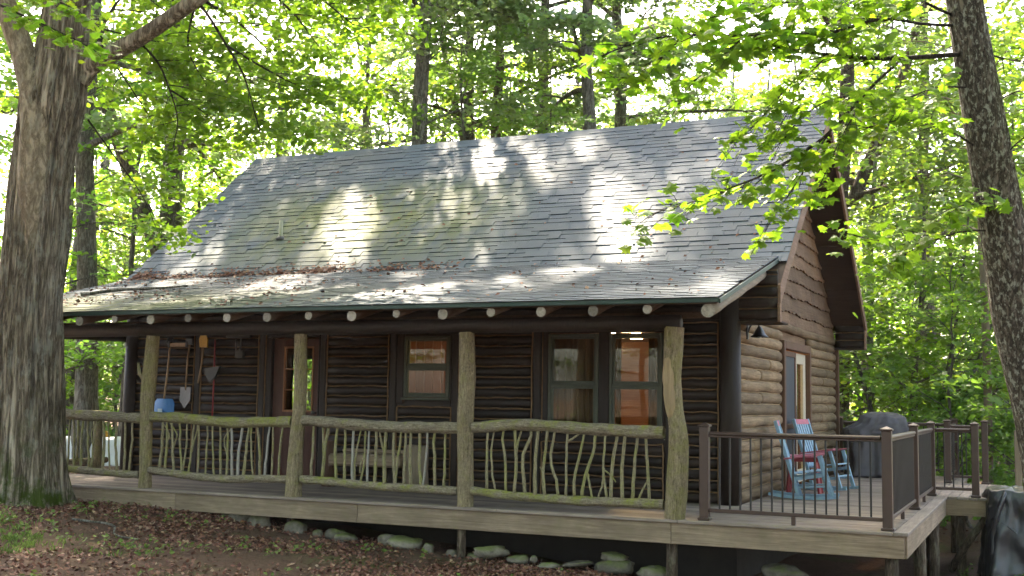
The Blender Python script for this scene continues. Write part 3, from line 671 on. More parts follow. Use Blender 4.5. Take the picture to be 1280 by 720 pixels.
MB().tube([(-2.62, .1, 2.07), (1, .1, 2.085), (4, .1, 2.075), (7.3, .1, 2.08)], [.085, .09, .088, .085], 14, .02, 8).build('porch_beam', M['dark_post'], cabin, True)
MB().cbox((-2.6, .18, 2.13), (7.6, .22, 2.20), .01).build('porch_ledger', M['rafter'], cabin)
MB().tube([(-2.42, .15, 2.08), (-2.40, 1.2, 2.1), (-2.2, 2.05, 2.1)], .07, 12, .03, 9).build('porch_beam', M['dark_post'], cabin, True)
# porch posts
def porch_post(x, pts, rad, seed, mat='mossy_post', stub=None):
    P_ = smooth_path([(x + a, .1 + b, z) for a, b, z in pts], 22); R_ = np.interp(np.linspace(0, 1, 22), np.linspace(0, 1, len(rad)), rad)
    o = MB().add(*furrowed(P_, R_, 36, 70, seed, .10, None, 2.6, .8)).build('porch_post', M[mat], cabin, True)
    if stub: MB().tube(stub[:-1] if isinstance(stub[-1], float) else stub, [.035, .026, .018], 8, .06, 2).build('branch_stub', M[mat], o, True)
    return o
porch_post(-2.41, [(0, 0, 0), (.02, 0, 1), (0, 0, 2.0)], [.1, .09, .085], 1)
porch_post(.04, [(0, 0, 0), (-.02, 0, .8), (-.01, .0, 1.4), (.03, 0, 2.0)], [.085, .08, .1, .085], 2, stub=[(-.0, .08, 1.38), (-.09, .05, 1.5), (-.12, .05, 1.64)])
porch_post(2.42, [(-.04, 0, 0), (-.02, 0, .6), (.02, 0, 1.2), (.0, .0, 2.0)], [.105, .09, .085, .08], 3)
porch_post(4.75, [(0, 0, 0), (-.01, 0, .9), (0, .0, 1.5), (-.02, 0, 2.0)], [.098, .098, .1, .092], 4)
po = porch_post(7.25, [(-.02, 0, 0), (.01, 0, .4), (.03, 0, .82), (-.01, 0, 1.15), (-.045, .0, 1.5), (-.03, 0, 1.85), (-.02, 0, 2.03)], [.115, .118, .108, .092, .096, .108, .112], 5)
MB().tube(smooth_path([(7.225, .055, 1.0), (7.20, .045, 1.3), (7.185, .045, 1.55), (7.20, .05, 1.8)], 12), [.02, .05, .065, .07, .072, .066, .072, .07, .062, .06, .045, .015], 12, .05, 8).build('bare_patch', M['bare_wood'], po, True)

# vent pipe, fallen bits on the roof
vy = 3.38; vent = thing('vent_pipe', 'short pale vent pipe standing on the left of the shingle roof', 'pipe', (-.31, vy, zu(vy)))
MB().tube([(0, 0, -.02), (0, 0, .05), (0, -.002, .30)], .034, 12).build('pipe', M['pvc'], vent, True); MB().tube([(0, -.01, -.02), (0, 0, .03), (0, 0, .05)], [.075, .06, .037], 14).build('flashing', M['steel'], vent, True)

# ------------------------------------------------------------------ deck
deck = thing('porch_deck', 'long grey-brown plank porch deck running round the right side of the cabin', 'deck', (0, 0, 0))
PW = .142
def plank_x(x0, x1, y, i):
    MB().cbox((x0 + .002, y + .003, -.035), (x1 - .002, y + PW - .003, rnd.uniform(-.003, .0)), .005).build('plank', M['deck'], deck)
i = 0; y = -.012
while y < 2.0:
    cuts = [-2.6, rnd.choice((1.0, 2.4, 3.6)), rnd.choice((5.2, 6.1)), 7.30, 9.455]
    for a, b in zip(cuts[:-1], cuts[1:]): plank_x(a, b, y, i)
    y += PW; i += 1
while y < 9.9:
    plank_x(7.44, 9.455, y, i); y += PW; i += 1
ydeck = y
for a, b in ((-.012, 3.0), (3.0, 6.2), (6.2, ydeck)): MB().cbox((9.46, a + .002, -.035), (9.6, b - .002, .0), .005).build('border_plank', M['deck_y'], deck)
for i in range(4): MB().cbox((9.602 + i * .133, 5.05, -.035), (9.602 + i * .133 + .128, 8.1, rnd.uniform(-.003, 0)), .005).build('plank', M['deck_y'], deck)
for a, b in ((-2.6, .62), (.62, 3.36), (3.36, 7.22), (7.22, 9.56)): MB().cbox((a + .002, .018, -.255), (b - .002, .058, -.037), .005).build('rim_board', M['fascia'], deck)
MB().cbox((9.545, .0585, -.255), (9.583, 5.06, -.037), .005).build('rim_board', M['fascia_y'], deck); MB().cbox((9.545, 8.12, -.255), (9.583, ydeck, -.037), .005).build('rim_board', M['fascia_y'], deck)
MB().cbox((9.546, 5.062, -.25), (10.12, 5.10, -.037), .005).build('rim_board', M['fascia'], deck); MB().cbox((10.085, 5.101, -.25), (10.12, 8.1, -.037), .005).build('rim_board', M['fascia_y'], deck)
MB().cbox((-2.58, .06, -.255), (-2.54, 2.1, -.037), .005).build('rim_board', M['fascia_y'], deck)
for y in (.55, 1.1, 1.65, 2.4, 3.4, 4.4, 5.6, 6.8, 8.0, 9.2): MB().cbox((-2.53 if y < 2 else 7.5, y, -.2), (9.54, y + .04, -.037), .004).build('joist', M['foundation'], deck)
def support(x, y, r, lean=0.0, mat='bark_brown', seed=0):
    g = float(gh(x, y)); MB().tube([(x + lean, y, g - .15), (x, y, -.1 + (-.16))], [r * 1.08, r], 12, .04, seed).build('support_post', M[mat], deck, True)
for k, (x, y, r) in enumerate(((4.70, .13, .05), (7.2, .13, .06), (9.42, .18, .065), (2.3, .2, .05), (0, .3, .05), (9.45, 2.7, .07), (9.45, 4.6, .07), (9.75, 5.3, .06), (10.0, 7.9, .07), (9.3, 5.9, .10), (9.4, 9.6, .08), (8.0, 9.6, .08))): support(x, y, r, 0, 'bark_brown', k)
MB().tube([(9.6, 5.28, -1.02), (9.85, 5.2, -.6), (10.08, 5.16, -.26)], [.055, .05, .05], 10, .05, 3).build('brace', M['bark_brown'], deck, True)
# stairs off the landing
st = thing('deck_steps', 'weathered wooden steps leading down from the right landing behind the black cover', 'steps', (10.14, 8.0, 0))
for i in range(4):
    MB().cbox((.0 + i * .27, -1.1, -.22 - i * .2), (.29 + i * .27, .0, -.185 - i * .2), .005).build('tread', M['deck_y'], st)
for yy in (-1.12, .002): MB().bar((0.01, yy + .02, -.2), (1.2, yy + .02, -1.05), .035, .2).build('stringer', M['grey_post'], st)
for (x, zt_, zb_) in ((.30, .86, -1.25), (1.15, .35, -1.3)): MB().cbox((x - .05, .04, zb_), (x + .05, .14, zt_), .01).build('newel_post', M['grey_post'], st)
MB().bar((.30, .17, .76), (1.3, .17, .16), .04, .1).build('handrail', M['grey_post'], st)

# ------------------------------------------------------------------ log railings
def log_rail(x0, x1, label, sticks, top, bot, seed):
    r_ = random.Random(seed); t = thing('log_railing', label, 'railing', ((x0 + x1) / 2, .1, 0), 0, 'rustic log railings along the porch front'); cx = (x0 + x1) / 2
    n = 26; tt = np.linspace(0, 1, n)
    zt_ = np.interp(tt, np.linspace(0, 1, len(top)), top); zb_ = np.interp(tt, np.linspace(0, 1, len(bot)), bot)
    zt_ = np.convolve(np.pad(zt_, 2, mode='edge'), np.ones(5) / 5, 'valid'); zb_ = np.convolve(np.pad(zb_, 2, mode='edge'), np.ones(5) / 5, 'valid')
    X = x0 + (x1 - x0) * tt - cx
    rt = np.array([.070 * (1 + .07 * math.sin(i * 1.3 + seed) + .04 * math.sin(i * 3.1)) for i in range(n)]); rb = np.array([.052 * (1 + .09 * math.sin(i * 1.7 + seed * 2)) for i in range(n)])
    MB().add(*furrowed(np.stack([X, .012 * np.sin(tt * 7 + seed), zt_], 1), rt, 30, 80, seed, .12, None, 3.0, .8)).build('top_rail', M['mossy_rail'], t, True)
    MB().add(*furrowed(np.stack([X, .012 * np.cos(tt * 6 + seed), zb_], 1), rb, 26, 80, seed + 1, .13, None, 3.0, .8)).build('bottom_rail', M['mossy_rail'], t, True)
    for k, sp in enumerate(sticks):
        ptsn = sp['p']; P_ = []
        for (f, h) in ptsn:
            zt1 = float(np.interp(f, tt, zt_)); zb1 = float(np.interp(f, tt, zb_)); P_.append((x0 + (x1 - x0) * f - cx, r_.uniform(-.008, .008), zb1 + (zt1 - zb1) * h))
        rr = .86 * sp.get('r', .02 * r_.uniform(.8, 1.2)); pth = smooth_path(P_, 9) + np.random.RandomState(seed * 31 + k).normal(0, .003, (9, 3)); 
        o = MB().tube(pth, np.linspace(rr * 1.1, rr * .85, 9), 8, .08, k).build('baluster', M['bare_stick' if sp.get('bare') else 'stick'], t, True)
    return t
def S(*p, **k): return dict(p=list(p), **k)
def rand_sticks(n, seed, a=.05, b=.95):
    r_ = random.Random(seed); out = []
    for i in range(n):
        f = a + (b - a) * (i + .5) / n + r_.uniform(-.012, .012); d = r_.uniform(-.02, .02)
        out.append(S((f - d, 0), (f + r_.uniform(-.008, .008), .5), (f + d, 1), r=.0165 * r_.uniform(.8, 1.35), bare=r_.random() < .12))
        if r_.random() < .22: out.append(S((f, .42), (f + .022 * r_.choice((-1, 1)), .7), (f + .035 * r_.choice((-1, 1)), .92), r=.011))
    return out
log_rail(-2.36, -.06, 'log railing at the far left, starting behind the thick tree', rand_sticks(17, 3), [.92, .95, .93, .92, .9], [.22, .20, .2, .17, .16], 1)
log_rail(.11, 2.34, 'log railing between the first and second posts, in front of the hung tools', rand_sticks(19, 5), [.93, .93, .90, .88, .90, .91], [.24, .21, .17, .17, .2, .2], 2)
def z4(*pts, **k): return S(*[((x - 35) / 1150, 1 - (y - 130) / 320) for x, y in pts], **k)
s12 = [z4((105, 450), (118, 130)), z4((192, 450), (198, 300), (185, 130)), z4((190, 450), (205, 300), (240, 130)), z4((300, 450), (288, 260), (300, 130)), z4((365, 450), (362, 280), (355, 130)), z4((425, 450), (420, 300), (425, 130), r=.022, bare=True),
       z4((435, 450), (445, 300), (487, 130), r=.013), z4((480, 450), (508, 320), (508, 130), r=.015), z4((472, 390), (485, 330), (505, 290), r=.011), z4((530, 450), (538, 130), bare=True), z4((592, 450), (597, 130)), z4((660, 450), (655, 300), (668, 130), r=.026), z4((652, 260), (630, 210), (610, 130), r=.015),
       z4((738, 450), (722, 300), (722, 130)), z4((736, 450), (755, 290), (787, 130), r=.017), z4((800, 450), (803, 130)), z4((848, 450), (845, 280), (842, 130), r=.022), z4((933, 450), (915, 330), (904, 130)), z4((938, 450), (955, 300), (965, 130), r=.016, bare=True), z4((1022, 450), (1015, 290), (1006, 200), (1020, 130)), z4((1088, 450), (1088, 130))]
log_rail(2.50, 4.66, 'log railing between the second and third posts, in front of the bench', s12, [.94, .92, .89, .88, .89, .89], [.22, .21, .18, .175, .175, .17], 3)
def z3(*pts, **k): return S(*[((x - 5) / 535, 1 - (y - 370) / 150) for x, y in pts], **k)
s23 = [z3((48, 520), (48, 370)), z3((75, 520), (60, 440), (70, 370), r=.014), z3((104, 520), (100, 440), (93, 410), (97, 370)), z3((130, 520), (133, 440), (128, 370), r=.022), z3((133, 430), (140, 400), (152, 370), r=.015), z3((162, 520), (152, 440), (172, 400), (176, 370)), z3((190, 520), (188, 440), (196, 370), r=.024),
       z3((218, 520), (212, 460), (225, 370), r=.022), z3((212, 470), (203, 455), r=.012), z3((255, 520), (248, 480), (233, 450), (236, 400), (250, 370)), z3((275, 520), (278, 370)), z3((279, 400), (305, 385), (328, 370), r=.013), z3((300, 520), (300, 470), (315, 420), (328, 370)), z3((318, 520), (328, 470), (350, 420), (358, 370)), z3((350, 520), (340, 480), (333, 455), r=.014),
       z3((390, 520), (378, 450), (385, 370)), z3((365, 515), (376, 480), (380, 450), r=.012), z3((383, 455), (400, 465), (412, 478), r=.011), z3((398, 520), (402, 450), (415, 370), r=.023), z3((430, 520), (430, 450), (438, 370)), z3((455, 520), (463, 440), (470, 370)), z3((502, 520), (496, 440), (492, 370)), z3((470, 520), (485, 490), (496, 470), r=.013)]
log_rail(4.84, 7.12, 'mossy log railing nearest the bent post, below the two lit windows', s23, [.90, .95, .945, .92, .91, .90], [.19, .15, .135, .135, .14, .14], 4)
sr = thing('side_log_railing', 'short log railing closing the left end of the porch', 'railing', (-2.45, 1.1, 0))
MB().tube([(0, -.95, .9), (.01, 0, .92), (0, .9, .9)], .06, 12, .06, 3).build('top_rail', M['mossy_rail'], sr, True); MB().tube([(0, -.95, .2), (-.01, 0, .19), (0, .9, .2)], .05, 12, .06, 4).build('bottom_rail', M['mossy_rail'], sr, True)
for i in range(5): y = -.7 + i * .33; MB().tube([(0, y, .2), (.006, y + .01, .5), (0, y - .01, .88)], .017, 7, .08, i).build('baluster', M['stick'], sr, True)
MB().tube([(.15, .56, 0), (.15, .56, .5), (.15, .57, .96)], [.075, .06, .055], 12, .05, 5).build('post', M['mossy_post'], sr, True)

# ------------------------------------------------------------------ metal railings
def metal_run(label, p, q, post_p=True, post_q=True, foot=True, spacing=.112):
    p = Vector((*p, 0)); q = Vector((*q, 0)); d = q - p; L = d.length; t = thing('metal_railing', label, 'railing', p, math.atan2(d.y, d.x), 'brown metal railings round the side deck')
    for on_, x in ((post_p, 0), (post_q, L)):
        if not on_: continue
        b = MB(); b.cbox((x - .048, -.048, 0), (x + .048, .048, .975), .006); o = b.build('post', M['bronze'], t)
        c = MB(); c.cbox((x - .062, -.062, .976), (x + .062, .062, .997), .006); c.add([(x - .055, -.055, .997), (x + .055, -.055, .997), (x + .055, .055, .997), (x - .055, .055, .997), (x, 0, 1.022)], [(0, 1, 4), (1, 2, 4), (2, 3, 4), (3, 0, 4), (3, 2, 1, 0)]); c.build('post_cap', M['bronze'], o)
        c = MB(); c.cbox((x - .064, -.064, 0.001), (x + .064, .064, .03), .008); c.build('post_skirt', M['bronze'], o)
    a, b = .05, L - .05
    MB().cbox((a, -.032, .885), (b, .032, .925), .012).build('top_rail', M['bronze'], t); MB().cbox((a, -.02, .865), (b, .02, .884), .004).build('under_rail', M['bronze'], t)
    MB().cbox((a, -.022, .085), (b, .022, .125), .006).build('bottom_rail', M['bronze'], t)
    n = max(1, round((b - a) / spacing)); me = MB().cbox((-.0095, -.0095, .125), (.0095, .0095, .865), .003).mesh('baluster', M['black_metal'])
    for i in range(1, n): obj('baluster', me, t, (a + (b - a) * i / n, 0, 0))
    if foot: MB().cbox(((a + b) / 2 - .02, -.02, 0), ((a + b) / 2 + .02, .02, .085), .004).build('foot_block', M['bronze'], t)
metal_run('brown metal railing along the deck front, before the rocking chairs', (7.556, .12), (9.4, .12))
metal_run('near half of the brown metal railing along the right deck edge', (9.4, .12), (9.4, 2.764), False, True)
metal_run('far half of the brown metal railing along the right deck edge', (9.4, 2.764), (9.4, 5.121), False, True)
metal_run('short brown metal railing across the landing, ending beside the black cover', (9.4, 5.121), (9.96, 5.13), False, True, False)
metal_run('short brown metal railing on the far side of the landing', (9.4, 8.12), (9.96, 8.12), True, True, False)
metal_run('brown metal railing at the far right corner of the deck', (9.4, 8.12), (9.4, 9.85), False, True)
metal_run('brown metal railing across the back of the deck, behind the covered grill', (9.4, 9.85), (7.46, 9.85), False, True)

# ------------------------------------------------------------------ things on the deck
def rocker(name, label, loc, rz):
    t = thing(name, label, 'chair', loc, rz, 'rocking chairs on the side deck'); t.scale = (.9, .9, .88); B = M['blue']; PK = M['pink']
    for s_ in (-1, 1):
        y = .26 * s_
        arc = [(x, y, .022 + .16 * (x - .02) ** 2 + (.03 if abs(x) > .44 else 0) * 0) for x in np.linspace(-.52, .46, 13)]
        rk = MB()
        for a, b in zip(arc[:-1], arc[1:]): rk.bar(a, b, .034, .044)
        rk.build('rocker', B, t)
        MB().bar((-.10, y, .05), (-.42, y, 1.14), .034, .05, (1, 0, 0)).build('back_post', B, t)
        MB().bar((.36, y, .055), (.19, y, .64), .036, .055, (1, 0, 0)).build('leg', B, t)
        MB().bar((-.30, y * 1.06, .585), (.27, y * 1.06, .672), .085, .024).build('armrest', PK, t)
        MB().bar((-.165, y * .98, .29), (.27, y * .98, .36), .022, .05).build('side_rail', B, t); MB().bar((-.135, y * .98, .17), (.315, y * .98, .2), .022, .026).build('stretcher', B, t)
    for i in range(6): x = -.16 + i * .085; z = .365 + i * .013; MB().bar((x, -.255, z + .0), (x, .255, z), .07, .018, (0, 0, 1)).build('seat_slat', B, t)
    for i in range(5):
        y = -.17 + i * .085; MB().bar((-.185, y, .40), (-.395, y, 1.075), .055, .014, (1, 0, .3)).build('back_slat', B, t)
    MB().bar((-.405, -.245, 1.095), (-.405, .245, 1.095), .03, .085, (-.28, 0, .96)).build('head_rail', PK, t); MB().bar((-.19, -.245, .405), (-.19, .245, .405), .03, .05).build('back_rail', B, t)
    MB().bar((.31, -.25, .24), (.31, .25, .24), .025, .03).build('stretcher', B, t); MB().bar((-.13, -.25, .2), (-.13, .25, .2), .025, .03).build('stretcher', B, t)
    return t
rocker('rocking_chair', 'nearer blue rocking chair with pink arms, right behind the front railing', (7.97, 3.62, 0), math.radians(8))
rocker('rocking_chair', 'farther blue rocking chair with pink head rail, beyond the red table', (7.93, 5.35, 0), math.radians(-14))
tb = thing('side_table', 'small red side table with pink top between the two rocking chairs', 'table', (7.80, 4.42, 0), .1)
for i in range(4): MB().cbox((-.24 + i * .121, -.22, .50), (-.24 + i * .121 + .115, .22, .52), .004).build('top_slat', M['pink'], tb)
for sx in (-1, 1):
    for sy in (-1, 1): MB().bar((.22 * sx, .19 * sy, 0), (.16 * sx, .17 * sy, .498), .07, .03).build('leg', M['red'], tb)
MB().cbox((-.2, -.19, .44), (.2, -.165, .498), .004).build('apron', M['red'], tb); MB().cbox((-.2, .165, .44), (.2, .19, .498), .004).build('apron', M['red'], tb); MB().cbox((-.18, -.16, .2), (.18, .16, .22), .004).build('shelf', M['red'], tb)

def drape(rings, seg, fold, seed, power=4.0):
    r_ = np.random.RandomState(seed); ph = r_.uniform(0, 6.28, 6); V = []; n = len(rings)
    for k, (z, hx, hy, cx, cy) in enumerate(rings):
        s_ = fold * (1 - k / (n - 1)) ** .8
        for j in range(seg):
            a = 2 * PI * j / seg; c, s = math.cos(a), math.sin(a); q = (abs(c) ** power + abs(s) ** power) ** (-1 / power)
            w = 1 + .16 * fold * 10 * ((1 - abs(mnoise.noise(Vector((c * 2.2 + seed, s * 2.2, z * 1.6))))) ** 4 - .5) + .05 * mnoise.noise(Vector((c * 2.5, s * 2.5, z * 4 + seed))) + .07 * abs(mnoise.noise(Vector((c * 6, s * 6, z * 9 + seed)))) + s_ * (math.sin(5 * a + ph[0] + z) + .7 * math.sin(9 * a + ph[1] - 2 * z) + .5 * math.sin(15 * a + ph[2])) + .012 * math.sin(11 * z + 3 * a + ph[3])
            V.append((cx + hx * c * q * w, cy + hy * s * q * w, z + .012 * math.sin(6 * a + ph[4]) * (1 if 0 < k < n - 1 else 0)))
    F = [(i * seg + j, i * seg + (j + 1) % seg, (i + 1) * seg + (j + 1) % seg, (i + 1) * seg + j) for i in range(n - 1) for j in range(seg)]
    F.append(tuple(range(seg))[::-1]); F.append(tuple((n - 1) * seg + j for j in range(seg))); return MB().add(V, F)
def rings_interp(keys, n):
    keys = np.array(keys, float); t = np.linspace(0, 1, len(keys)); return [tuple(np.array([np.interp(x, t, keys[:, c]) for c in range(5)])) for x in np.linspace(0, 1, n)]
gr = thing('covered_grill', 'barbecue grill under a wrinkled charcoal cover at the back of the deck', 'grill', (8.22, 8.9, 0), .25)
drape(rings_interp([(.012, .50, .32, 0, 0), (.3, .47, .30, 0, 0), (.62, .50, .32, -.01, 0), (.74, .56, .33, -.02, 0), (.80, .55, .32, -.02, 0), (.92, .40, .31, .06, 0), (1.02, .36, .27, .08, 0), (1.08, .24, .17, .08, 0), (1.10, .08, .06, .08, 0)], 44), 110, .075, 4, 2.8).build('cover', M['cover_grey'], gr, True)
for sx in (-1, 1): MB().cbox((.4 * sx - .03, -.22, 0), (.4 * sx + .03, .22, .06), .01).build('leg', M['black_plastic'], gr)
gz = float(gh(10.45, 5.35))
bt = thing('covered_tank', 'tall object wrapped in a black plastic sheet beside the landing', 'covered object', (10.44, 5.22, gz), .15); bt.scale = (1.1, 1.05, 1.0)
drape(rings_interp([(-.02, .40, .42, 0, 0), (.25, .37, .40, .0, 0), (.6, .345, .38, 0, 0), (.9, .325, .36, -.01, 0), (1.07, .30, .34, -.03, 0), (1.15, .27, .31, -.03, 0), (1.18, .15, .2, -.03, 0), (1.185, .04, .05, -.03, 0)], 40), 96, .045, 9, 4.5).build('cover', M['cover_black'], bt, True)
MB().tube(smooth_path([(-.30, -.36, .02), (-.30, -.34, .5), (-.25, -.36, .8), (-.16, -.34, 1.08), (-.1, -.2, 1.175)], 16), [.05, .045, .04, .045, .035, .04, .03, .035, .03, .03, .028, .03, .026, .02, .02, .012], 8, .2, 5).build('fold', M['cover_black'], bt, True)
MB().tube(smooth_path([(.12, -.36, .45), (-.05, -.37, .62), (-.2, -.36, .74), (-.3, -.3, .78)], 14), .012, 6, .2, 6).build('tie_cord', M['cover_black'], bt, True)

# white covered pile, seen past the left end of the porch
p = (-7.7, 7.35); wz = float(gh(*p)); wp = thing('covered_woodpile', 'low long pile under a white tarp beyond the left end of the porch', 'woodpile', (p[0], p[1], wz), .28)
drape(rings_interp([(0, 1.15, .5, 0, 0), (.2, 1.12, .48, 0, 0), (.42, 1.1, .46, 0, 0), (.55, 1.05, .42, 0, 0), (.60, .8, .3, 0, 0), (.61, .2, .1, 0, 0)], 14), 60, .03, 2, 5).build('tarp', M['cover_white'], wp, True)
for i in range(9): MB().tube([(-1.0 + i * .25, -.47, .06), (-1.0 + i * .25, .47, .06)], .06, 10, .05, i).build('firewood_log', M['bark_brown'], wp, True)
ob = drape(rings_interp([(0, .17, .13, 0, 0), (.06, .19, .15, 0, 0), (.12, .13, .1, .02, 0), (.16, .03, .03, .02, 0)], 8), 30, .05, 6, 2.2).build('cloth_bundle', M['orange_cloth'], None, True); ob.location = (p[0] + .05, p[1] - .05, wz + .595)
tag(ob, 'orange-yellow cloth bundle lying on top of the white tarp', 'cloth')

# bench and tools
bn = thing('porch_bench', 'rustic slab bench on stump legs against the front wall', 'bench', (2.55, 1.72, 0))
MB().cbox((-.62, -.2, .30), (.50, .2, .46), .03).build('seat', M['fascia'], bn); MB().cbox((-.62, .15, .461), (.50, .2, .52), .02).build('back_ledge', M['fascia'], bn)
MB().tube([(-.72, 0, 0), (-.72, 0, .3), (-.71, 0, .62)], [.10, .09, .09], 14, .05, 1).build('stump_leg', M['brown_trim'], bn, True); MB().tube([(.66, 0, 0), (.66, 0, .3), (.67, 0, .6)], [.17, .155, .15], 16, .05, 2).build('stump_leg', M['grey_post'], bn, True)
YT = YW0 - .085
def tool(name, label, x, z, cat='tool'): return thing(name, label, cat, (x, YT, z), 0, 'tools hung on the front wall')
t = tool('snow_shovel', 'snow shovel with a bright blue blade hanging on the front wall', -1.34, 1.0, 'shovel')
n = 10; V = []; F = []
for i in range(n + 1):
    x = -.21 + .42 * i / n
    for j, z in enumerate((-.14, -.02, .10, .16)):
        w = (1.0, .98, .92, .7)[j]; V.append((x * w, -.05 - .05 * math.cos(x * 6) + .03 * j * .4, z)); 
for i in range(n):
    for j in range(3): F.append((i * 4 + j, (i + 1) * 4 + j, (i + 1) * 4 + j + 1, i * 4 + j + 1))
b = MB().add(V, F); b.add([(x, y - .006, z) for x, y, z in V], [f[::-1] for f in F]); bl = b.build('blade', M['bright_blue'], t, True)
MB().box((-.05, -.125, -.07), (.03, -.118, .01)).build('sticker', M['sticker'], bl)
MB().tube([(0, -.06, .12), (.01, -.02, .5), (.03, 0, 1.02)], .014, 8).build('handle', M['tan_wood'], t, True); MB().tube([(-.03, 0, 1.0), (-.02, 0, 1.08), (.08, 0, 1.08), (.09, 0, 1.0), (-.03, 0, 1.0)], .013, 8).build('grip', M['black_plastic'], t, True)
t = tool('spade', 'dark steel spade hanging blade down, right of the blue shovel', -.96, 1.2, 'spade')
MB().add([(-.1, -.01, .14), (.1, -.01, .14), (.1, -.02, -.06), (0, -.02, -.18), (-.1, -.02, -.06), (-.1, -.025, .14), (.1, -.025, .14), (.1, -.035, -.06), (0, -.035, -.18), (-.1, -.035, -.06)], [(0,1,2,3,4),(9,8,7,6,5),(0,5,6,1),(1,6,7,2),(2,7,8,3),(3,8,9,4),(4,9,5,0)]).build('blade', M['steel'], t)
MB().tube([(0, -.02, .1), (0, -.01, .5), (.02, 0, .78)], .014, 8).build('handle', M['tan_wood'], t, True); MB().cbox((-.05, -.02, .78), (.09, .02, .88), .012).build('grip', M['black_plastic'], t)
t = tool('tool_rack', 'short tan wooden bar above the hanging shovels', -1.14, 1.98, 'rack'); MB().cbox((-.16, -.03, -.03), (.14, .02, .03), .008).build('bar', M['tan_wood'], t)
for x in (-.18, .16): MB().cbox((x - .02, -.03, -.04), (x + .02, .07, .05), .006).build('bracket', M['black_plastic'], t)
t = tool('yellow_shovel', 'small shovel with yellow blade hung upside down', -.66, 1.42, 'shovel')
MB().add([(-.07, 0, .52), (.07, 0, .52), (.08, -.01, .64), (0.05, -.015, .70), (-.05, -.015, .70), (-.08, -.01, .64), (-.07, -.02, .52), (.07, -.02, .52), (.08, -.03, .64), (.05, -.035, .70), (-.05, -.035, .70), (-.08, -.03, .64)], [(0,1,2,3,4,5),(11,10,9,8,7,6),(0,6,7,1),(1,7,8,2),(2,8,9,3),(3,9,10,4),(4,10,11,5),(5,11,6,0)]).build('blade', M['yellow'], t)
MB().tube([(-.09, 0, -.02), (-.03, 0, .3), (0, -.01, .56)], .013, 8).build('handle', M['tan_wood'], t, True)
t = tool('weeding_tool', 'long red-handled tool with a black head halfway up the wall', -.46, .8, 'tool')
MB().tube([(0, 0, 0), (.005, 0, .6), (.0, 0, 1.26)], .013, 8).build('handle', M['red'], t, True)
MB().prism([(-.13, .82), (.15, .86), (.07, .70), (-.02, .62), (-.1, .70)], 1, -.06, -.016).build('head', M['black_plastic'], t)
t = tool('hand_fork', 'small dark fork with two pale tines hung near the door', -.02, 1.95, 'fork')
MB().cbox((-.22, -.03, .12), (.22, .03, .24), .01).build('head', M['black_plastic'], t)
for x in (-.03, .05): MB().tube([(x, -.02, .12), (x, -.025, -.08)], .012, 6).build('tine', M['steel'], t, True)
MB().cbox((-.03, -.05, -.18), (.12, .0, -.06), .01).build('clamp', M['black_plastic'], t)
# wall lamp on the gable
wl = thing('wall_lamp', 'black bell-shaped lamp on a bracket at the corner of the gable wall', 'lamp', (XW1 + .045, 2.62, 2.12))
MB().cbox((-.01, -.04, -.09), (.015, .04, .09), .006).build('back_plate', M['black_metal'], wl); MB().tube(smooth_path([(.01, 0, .0), (.05, 0, .09), (.13, 0, .11), (.155, 0, .06)], 10), .011, 8).build('bracket', M['black_metal'], wl, True)
V, F = [], []
for k, (z, r) in enumerate(((.07, .02), (.05, .035), (.01, .06), (-.035, .085), (-.06, .115), (-.065, .112), (-.03, .078), (.01, .05))):
    for j in range(18): V.append((.155 + r * math.cos(2 * PI * j / 18), r * math.sin(2 * PI * j / 18), z))
for k in range(7):
    for j in range(18): F.append((k * 18 + j, k * 18 + (j + 1) % 18, (k + 1) * 18 + (j + 1) % 18, (k + 1) * 18 + j))
MB().add(V, F).build('shade', M['black_metal'], wl, True)
MB().tube([(.155, 0, .02), (.155, 0, -.03), (.155, 0, -.075)], [.02, .035, .02], 10).build('bulb', M['sticker'], wl, True)
# lit ceiling lamp indoors
q = on(781, 427, 1, 3.6); pl = thing('ceiling_lamp', 'lit ceiling lamp with two glowing shades inside the right-hand window', 'lamp', (q[0], q[1], 2.36))
MB().tube([(0, 0, 0), (0, 0, -.16)], .012, 8).build('stem', M['steel'], pl, True); MB().cbox((-.19, -.012, -.17), (.19, .012, -.15), .004).build('arm', M['steel'], pl)
for x in (-.16, .17): MB().tube([(x, 0, -.15), (x, 0, -.18), (x, 0, -.26)], [.03, .07, .085], 14).build('lamp_shade', M['lamp'], pl, True)
pt = bpy.data.objects.new('ceiling_lamp_light', bpy.data.lights.new('ceiling_lamp_light', 'POINT')); C.objects.link(pt); pt.location = (q[0], q[1], 2.02); pt.data.energy = 70; pt.data.color = (1, .68, .36); pt.data.shadow_soft_size = .1

# ------------------------------------------------------------------ stones, litter, grass
def stone(u, v, w, h, label, y=.2, flat=1.0):
    P0 = on(u, v, 1, y); r_ = random.Random(int(u * 7 + v)); px = project(P0)[2] / FPX; rx = w * px / 2; rz = h * px / 2
    V = []; F = []; n, m = 9, 14; off = Vector((r_.uniform(0, 90), r_.uniform(0, 90), 0))
    for i in range(n + 1):
        th = PI * i / n
        for j in range(m):
            a = 2 * PI * j / m; d_ = Vector((math.sin(th) * math.cos(a), math.sin(th) * math.sin(a), math.cos(th))); k = 1 + .32 * mnoise.noise(d_ * 1.3 + off) + .12 * mnoise.noise(d_ * 3.4 + off)
            q_ = Vector([math.copysign(abs(c) ** .8, c) for c in d_]) * k; V.append((q_.x * rx, q_.y * max(rx * .7, rz), q_.z * rz * 1.15))
    for i in range(n):
        for j in range(m): F.append((i * m + j, (i + 1) * m + j, (i + 1) * m + (j + 1) % m, i * m + (j + 1) % m))
    o = MB().add(V, F).build('stone', M['stone'], None, True); o.location = P0; o.rotation_euler = (r_.uniform(-.1, .1), r_.uniform(-.12, .12), r_.uniform(-.4, .4))
    tag(o, label, 'stone', 'stones lying along the edge under the deck')
